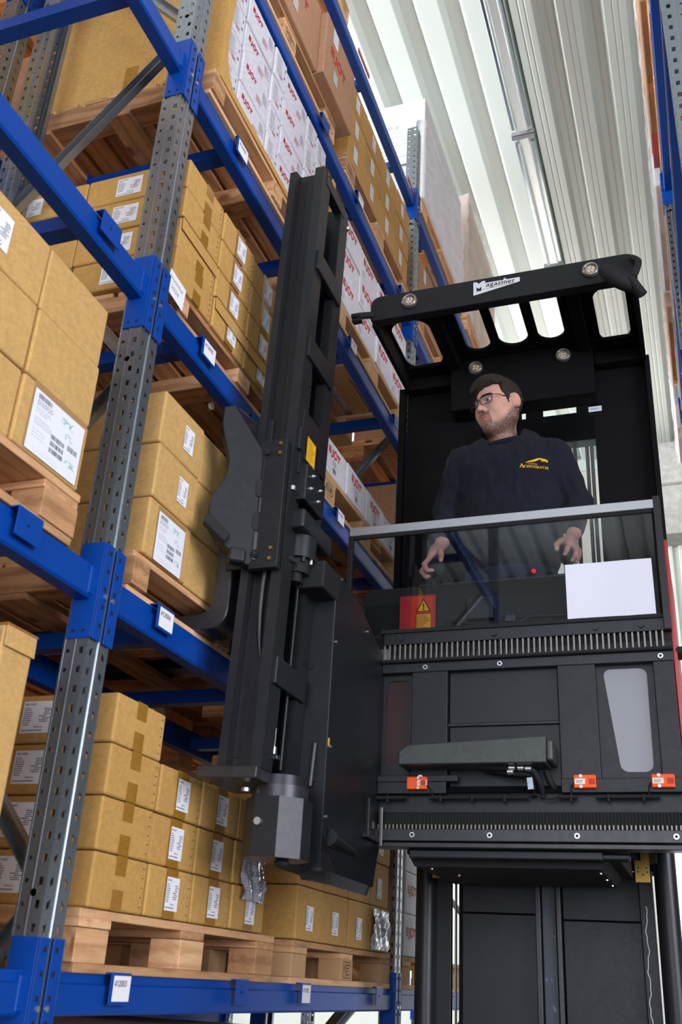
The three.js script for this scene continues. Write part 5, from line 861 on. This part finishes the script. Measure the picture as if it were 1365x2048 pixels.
  const hand = (h) => (x, y, z) => {
    let d = cap(x, y, z, h.pal[0][0], h.pal[1][0], h.pal[0][1], h.pal[1][1]);
    for (const k of h.kn) d = smin(d, cap(x, y, z, h.pal[1][0], k, .02, .0115), .014);
    h.f.forEach((f, i) => { const r = [[.0135, .0115, .0105, .009], [.0105, .0098, .009, .0078], [.0108, .0098, .009, .0078], [.0102, .0094, .0086, .0075], [.0092, .0084, .0076, .0066]][i]; let q = cap(x, y, z, f[0], f[1], r[0], r[1]); q = smin(q, cap(x, y, z, f[1], f[2], r[1] * 1.06, r[2]), .003); q = smin(q, cap(x, y, z, f[2], f[3], r[2] * 1.04, r[3]), .003); d = smin(d, q, .006); });
    return d;
  };
  const nails = (h) => (x, y, z) => { let k = mixc(skin, [.56, .24, .19], .35 + .25 * noise3(x * 80, y * 80, z * 80)); for (const f of h.f) { const t = f[3], s = f[2]; if (Math.hypot(x - t[0], y - t[1], z - t[2] - .006) < .0065) k = [.68, .42, .36]; for (const j of [f[1], f[2]]) if (Math.hypot(x - j[0], y - j[1], z - j[2]) < .012) k = mixc(k, [.5, .2, .16], .35); } return k; };
  // one skin from the head down both arms (inside the sleeves) to the finger tips; the grid is finer at head and hands
  const hr = hand(HR), hl = hand(HL), nr = nails(HR), nl = nails(HL);
  const arms = (x, y, z) => Math.min(cap(x, y, z, [-.672, 2.07, -3.715], [-.80, 2.04, -3.71], .06, .04), cap(x, y, z, [-.80, 2.04, -3.71], [-.922, 1.84, -3.71], .04, .034), cap(x, y, z, [-.922, 1.84, -3.71], [-.918, 1.648, -3.60], .034, .026), cap(x, y, z, [-.672, 2.07, -3.715], [-.52, 2.04, -3.72], .06, .04), cap(x, y, z, [-.52, 2.04, -3.72], [-.388, 1.84, -3.725], .04, .034), cap(x, y, z, [-.388, 1.84, -3.725], [-.391, 1.645, -3.62], .034, .026));
  const bodyF = (x, y, z) => {
    let d = .05; if (y > 1.97) d = Math.min(d, Math.hypot(x + .688, y - 2.26, z + 3.66) < .24 ? headF(x, y, z) : .05);
    if (y > 1.56) d = smin(d, arms(x, y, z), .02);
    if (y < 1.72) { if (x < -.82) d = smin(d, hr(x, y, z), .012); else if (x > -.52) d = smin(d, hl(x, y, z), .012); }
    return d;
  };
  const yax = (v) => { const k = [[-1, 1.45], [-.52, 1.69], [-.30, 2.06], [1, 2.47]]; for (let i = 1; i < 4; i++) if (v <= k[i][0] || i === 3) { const [a, p] = k[i - 1], [b, q] = k[i]; return p + (q - p) * (v - a) / (b - a); } };
  const bodyG = sdfMesh(bodyF, null, 1, 212, (x, y, z) => y > 1.9 ? headC(x, y, z) : x < -.66 ? nr(x, y, z) : nl(x, y, z), [v => -.675 + .345 * v, yax, v => -3.655 + .165 * v]);
  part(person, 'body', inP(bodyG), M1);
  // hair: a cap with a swept fringe, combed strands
  const hairF = (x, y, z) => {
    const [a, b, c] = toHead(x, y, z); const aa = Math.abs(a);
    let d = ellB(a, b, c, 0, .042, -.02, .0815, .0945, .1025);
    d = smin(d, ellB(a, b, c, -.008, .108, .03, .062, .028, .055), .03); d = smin(d, cap(a, b, c, [.05, .090, .055], [-.052, .088, .064], .014, .016), .02); d = smin(d, cap(a, b, c, [-.048, .086, .062], [-.066, .06, .045], .012, .007), .015);
    d = smin(d, cap(aa, b, c, [.066, .072, .034], [.0715, .028, .016], .0135, .011), .01); d = smin(d, cap(aa, b, c, [.0715, .03, .016], [.0685, -.014, .017], .0105, .007), .008);
    const line = .068 + .012 * a / .07 - .004 * Math.abs(Math.sin(a * 120 + 1));                              // hair line over the forehead
    const front = smin(line - b, c - .042 + .008 * Math.max(0, (b - .03) / .04), .012);                                       // below the line in front: no hair
    d = smax(d, front, .006);
    d = smax(d, smin(.022 - b, c - .034, .008), .004); d = smax(d, smin(-.012 - b, c + .032, .008), .004);
    d = smax(d, smax(-.075 - b - .25 * (c + .06), -1, .01), .01);                              // nape
    d = smax(d, -ellB(aa, b, c, .094, -.002, -.018, .026, .036, .022), .003);                     // ears free
    const s = noise3(a * 22, b * 120 + c * 60 - a * 40, c * 30 + 3) * .0017 + noise3(a * 40, b * 300 + c * 120 - a * 90, c * 60) * .0009;
    return (d + s) * HS;
  };
  const hairC = (x, y, z) => { const t = .5 + .5 * noise3(x * 160, y * 420, z * 160); return mixc([.020, .0115, .007], [.058, .033, .02], t); };
  part(person, 'hair', inP(sdfMesh(hairF, [-.688, 2.315, -3.67], .165, 130, hairC)), std(0xb8b8b8, .8, 0, { vertexColors: true }));
  // beard: short hairs growing out of the jaw, chin and lip, denser along the jaw
  const hairs = [], bp = bodyG.attributes.position, bn = bodyG.attributes.normal, tri = (o, u, w, q) => hairs.push(...o, ...u, ...w, ...o, ...w, ...q, ...o, ...q, ...u);
  for (let i = 0; i < bp.count; i++) {
    const wx = bp.getX(i) - PO[0], wy = bp.getY(i) - PO[1], wz = bp.getZ(i) - PO[2]; if (wy < 2.05) continue;
    const [a, b, c] = toHead(wx, wy, wz), aa = Math.abs(a); if (c < -.022 || b > -.012 || b < -.128) continue;
    const edge = -.028 - .062 * Math.max(0, Math.min(1, c / .055)), chin = aa < .03 && c > .062, lip = chin && b < -.042 && b > -.055;
    if (!(b < edge + (chin ? .012 : 0)) && !lip) continue; if (Math.abs(b + .063) < .011 && aa < .024 && c > .07) continue;
    const dens = lip ? .22 : .42 * Math.min(1, (edge + .014 - b) / .014); if (rng() > dens) continue;
    const n = V(bn.getX(i), bn.getY(i), bn.getZ(i)), dn = V(rr(-.4, .4), -1, rr(-.3, .3)); dn.addScaledVector(n, .55 - dn.dot(n)).normalize();
    const len = rr(.004, .0085), o = [wx, wy, wz].map((v, k) => v - .0006 * n.getComponent(k)), tip = o.map((v, k) => v + len * dn.getComponent(k)), s = V().crossVectors ? new THREE.Vector3().crossVectors(dn, n).normalize() : n, e = .00055;
    tri(tip, o.map((v, k) => v + e * s.getComponent(k)), o.map((v, k) => v + e * n.getComponent(k)), o.map((v, k) => v - e * s.getComponent(k)));
  }
  const bg = new THREE.BufferGeometry(); bg.setAttribute('position', new THREE.Float32BufferAttribute(hairs, 3)); bg.computeVertexNormals();
  part(person, 'beard', inP(bg), std(0x3a2416, .75, 0, { side: THREE.DoubleSide })).userData.kind = 'stuff';
}
// sweatshirt, trousers, shoes
{
  const SR = [-.852, 2.055, -3.70], ER = [-.925, 1.83, -3.715], WR = [-.919, 1.668, -3.612], SL = [-.462, 2.05, -3.72], EL = [-.385, 1.825, -3.73], WL = [-.391, 1.668, -3.632];
  const f = (x, y, z) => {
    let d = ellB(x, y, z, -.66, 1.86, -3.715, .225, .36, .135);
    d = smin(d, ellB(x, y, z, -.657, 2.0, -3.712, .205, .13, .115), .08); d = smin(d, cap(x, y, z, [-.80, 2.055, -3.715], [-.515, 2.05, -3.72], .062, .062), .06);
    d = smin(d, cap(x, y, z, [-.67, 2.105, -3.705], [-.662, 2.05, -3.715], .075, .12), .05);
    d = smin(d, ellB(x, y, z, -.66, 1.62, -3.72, .205, .2, .14), .08);
    d = smin(d, smin(cap(x, y, z, SR, ER, .075, .060), cap(x, y, z, ER, WR, .058, .040), .03), .035); d = smin(d, smin(cap(x, y, z, SL, EL, .075, .060), cap(x, y, z, EL, WL, .058, .040), .03), .035);
    const folds = .0035 * noise3(x * 14 + y * 7, y * 11 - x * 9, z * 9) + .0025 * noise3(x * 30, y * 9, z * 24); d += folds;
    d = smax(d, -cap(x, y, z, [-.68, 2.25, -3.665], [-.664, 2.105, -3.675], .092, .084), .008);         // neckline
    d = smax(d, -(y - 1.5), .01);
    d = smax(d, -ellB(x, y, z, -.917, 1.625, -3.585, .05, .036, .05), .004); d = smax(d, -ellB(x, y, z, -.393, 1.625, -3.603, .05, .036, .05), .004);
    return d;
  };
  const g = sdfMesh(f, [-.66, 1.84, -3.70], .4, 116); const sw = part(person, 'sweatshirt', inP(g), M.navy);
  const ring = []; for (let i = 0; i <= 40; i++) { const a = i / 40 * 2 * Math.PI; ring.push([-.664 + .094 * Math.cos(a), 2.118 + .014 * Math.cos(a) - .034 * Math.sin(a), -3.678 + .084 * Math.sin(a)]); }
  part(sw, 'collar', inP(tubeG(ring.slice(0, 40), .0115, 60, 10, true)), M.navy);
  for (const [a, b, r] of [[[-.919, 1.695, -3.63], [-.918, 1.652, -3.604], .039], [[-.391, 1.695, -3.65], [-.391, 1.652, -3.624], .039]]) { const d = V(b[0] - a[0], b[1] - a[1], b[2] - a[2]), m = part(sw, 'cuff', new THREE.CylinderGeometry(r * .92, r, d.length(), 24, 1, true), std(0x0d1326, .95, 0, { side: THREE.DoubleSide }), [(a[0] + b[0]) / 2 + PO[0], (a[1] + b[1]) / 2 + PO[1], (a[2] + b[2]) / 2 + PO[2]]); m.quaternion.setFromUnitVectors(V(0, 1, 0), d.normalize()); }
  // emblem: a small patch laid over the chest
  const surf = (x, y) => { let z = -3.45; for (let i = 0; i < 60; i++) { const d = f(x, y, z); if (d < .0004) break; z -= Math.max(.0004, d * .7); } return z; };
  const eg = decalG('emblem', .122, .061).clone(); const pg = new THREE.PlaneGeometry(.122, .061, 16, 8), [a, b, c, d] = RECT.emblem, uv = pg.attributes.uv, p = pg.attributes.position;
  for (let i = 0; i < uv.count; i++) { uv.setXY(i, a + c * uv.getX(i), b + d * uv.getY(i)); const x = -.532 + p.getX(i), y = 1.962 + p.getY(i) + p.getX(i) * -.02; p.setXYZ(i, x, y, surf(x, y) + .0025); }
  pg.computeVertexNormals(); part(sw, 'emblem', inP(pg), std(0xffffff, .8, 0, { map: T.film2, transparent: true }));
  const legs = (x, y, z) => { let q = ellB(x, y, z, -.66, 1.5, -3.72, .19, .12, .13); for (const s of [-1, 1]) { q = smin(q, cap(x, y, z, [-.66 + s * .095, 1.45, -3.72], [-.66 + s * .105, 1.08, -3.70], .095, .066), .04); q = smin(q, cap(x, y, z, [-.66 + s * .105, 1.08, -3.70], [-.66 + s * .11, .68, -3.74], .064, .05), .02); } return q; };
  part(person, 'trousers', inP(sdfMesh(legs, [-.66, 1.12, -3.72], .52, 80)), M.denim);
  for (const s of [-1, 1]) part(person, 'shoe', inP(sdfMesh((x, y, z) => smax(smin(ellB(x, y, z, -.66 + s * .11, .655, -3.66, .045, .045, .13), ellB(x, y, z, -.66 + s * .11, .69, -3.74, .042, .06, .06), .03), .612 - y, .005), [-.66 + s * .11, .68, -3.68], .17, 44)), M.rubber);
}
// spectacles, in the head's own axes
{
  const gl = new THREE.Group(); gl.name = 'glasses'; person.add(gl); const wire = std(0x15161c, .3, .7), lensM = phy(0xe3e8f2, .02, 0, { transmission: 1, thickness: 0, ior: 1.5 });
  gl.matrixAutoUpdate = true; const mm = new THREE.Matrix4().makeTranslation(...PO).multiply(headM); mm.decompose(gl.position, gl.quaternion, gl.scale);
  const rim = (s) => { const pts = []; for (let i = 0; i < 32; i++) { const a = i / 32 * 2 * Math.PI, q = (v) => Math.sign(v) * Math.pow(Math.abs(v), .55); const u = q(Math.cos(a)) * .0285, v = q(Math.sin(a)) * .0185 * (Math.sin(a) < 0 ? 1 : .95); pts.push([s * (.0335 + u * (v < 0 ? .92 : 1)), .004 + v, .108 - .35 * Math.max(0, u + .005) - .004]); } return pts; };
  for (const s of [-1, 1]) {
    const pts = rim(s); part(gl, 'rim', tubeG(pts, .0013, 64, 6, true), wire);
    const sh = new THREE.Shape(pts.map(p => new THREE.Vector2(p[0], p[1]))), lg = new THREE.ShapeGeometry(sh), lp = lg.attributes.position; for (let i = 0; i < lp.count; i++) lp.setZ(i, .104 - .35 * Math.max(0, s * lp.getX(i) - .0285)); lg.computeVertexNormals(); part(gl, 'lens', lg, lensM);
    part(gl, 'temple_arm', tubeG([[s * .06, .013, .092], [s * .0715, .013, .08], [s * .0765, .012, .03], [s * .079, .01, -.012]], .0017, 24, 6), wire);
    part(gl, 'top_bar', tubeG([[s * .012, .0195, .1035], [s * .034, .0208, .1015], [s * .058, .0165, .094]], .0021, 16, 6), wire);
  }
  part(gl, 'bridge', tubeG([[-.009, .008, .104], [0, .0115, .1065], [.009, .008, .104]], .0013, 12, 6), wire);
}
scene.updateMatrixWorld(true);
renderer.render(scene, camera);
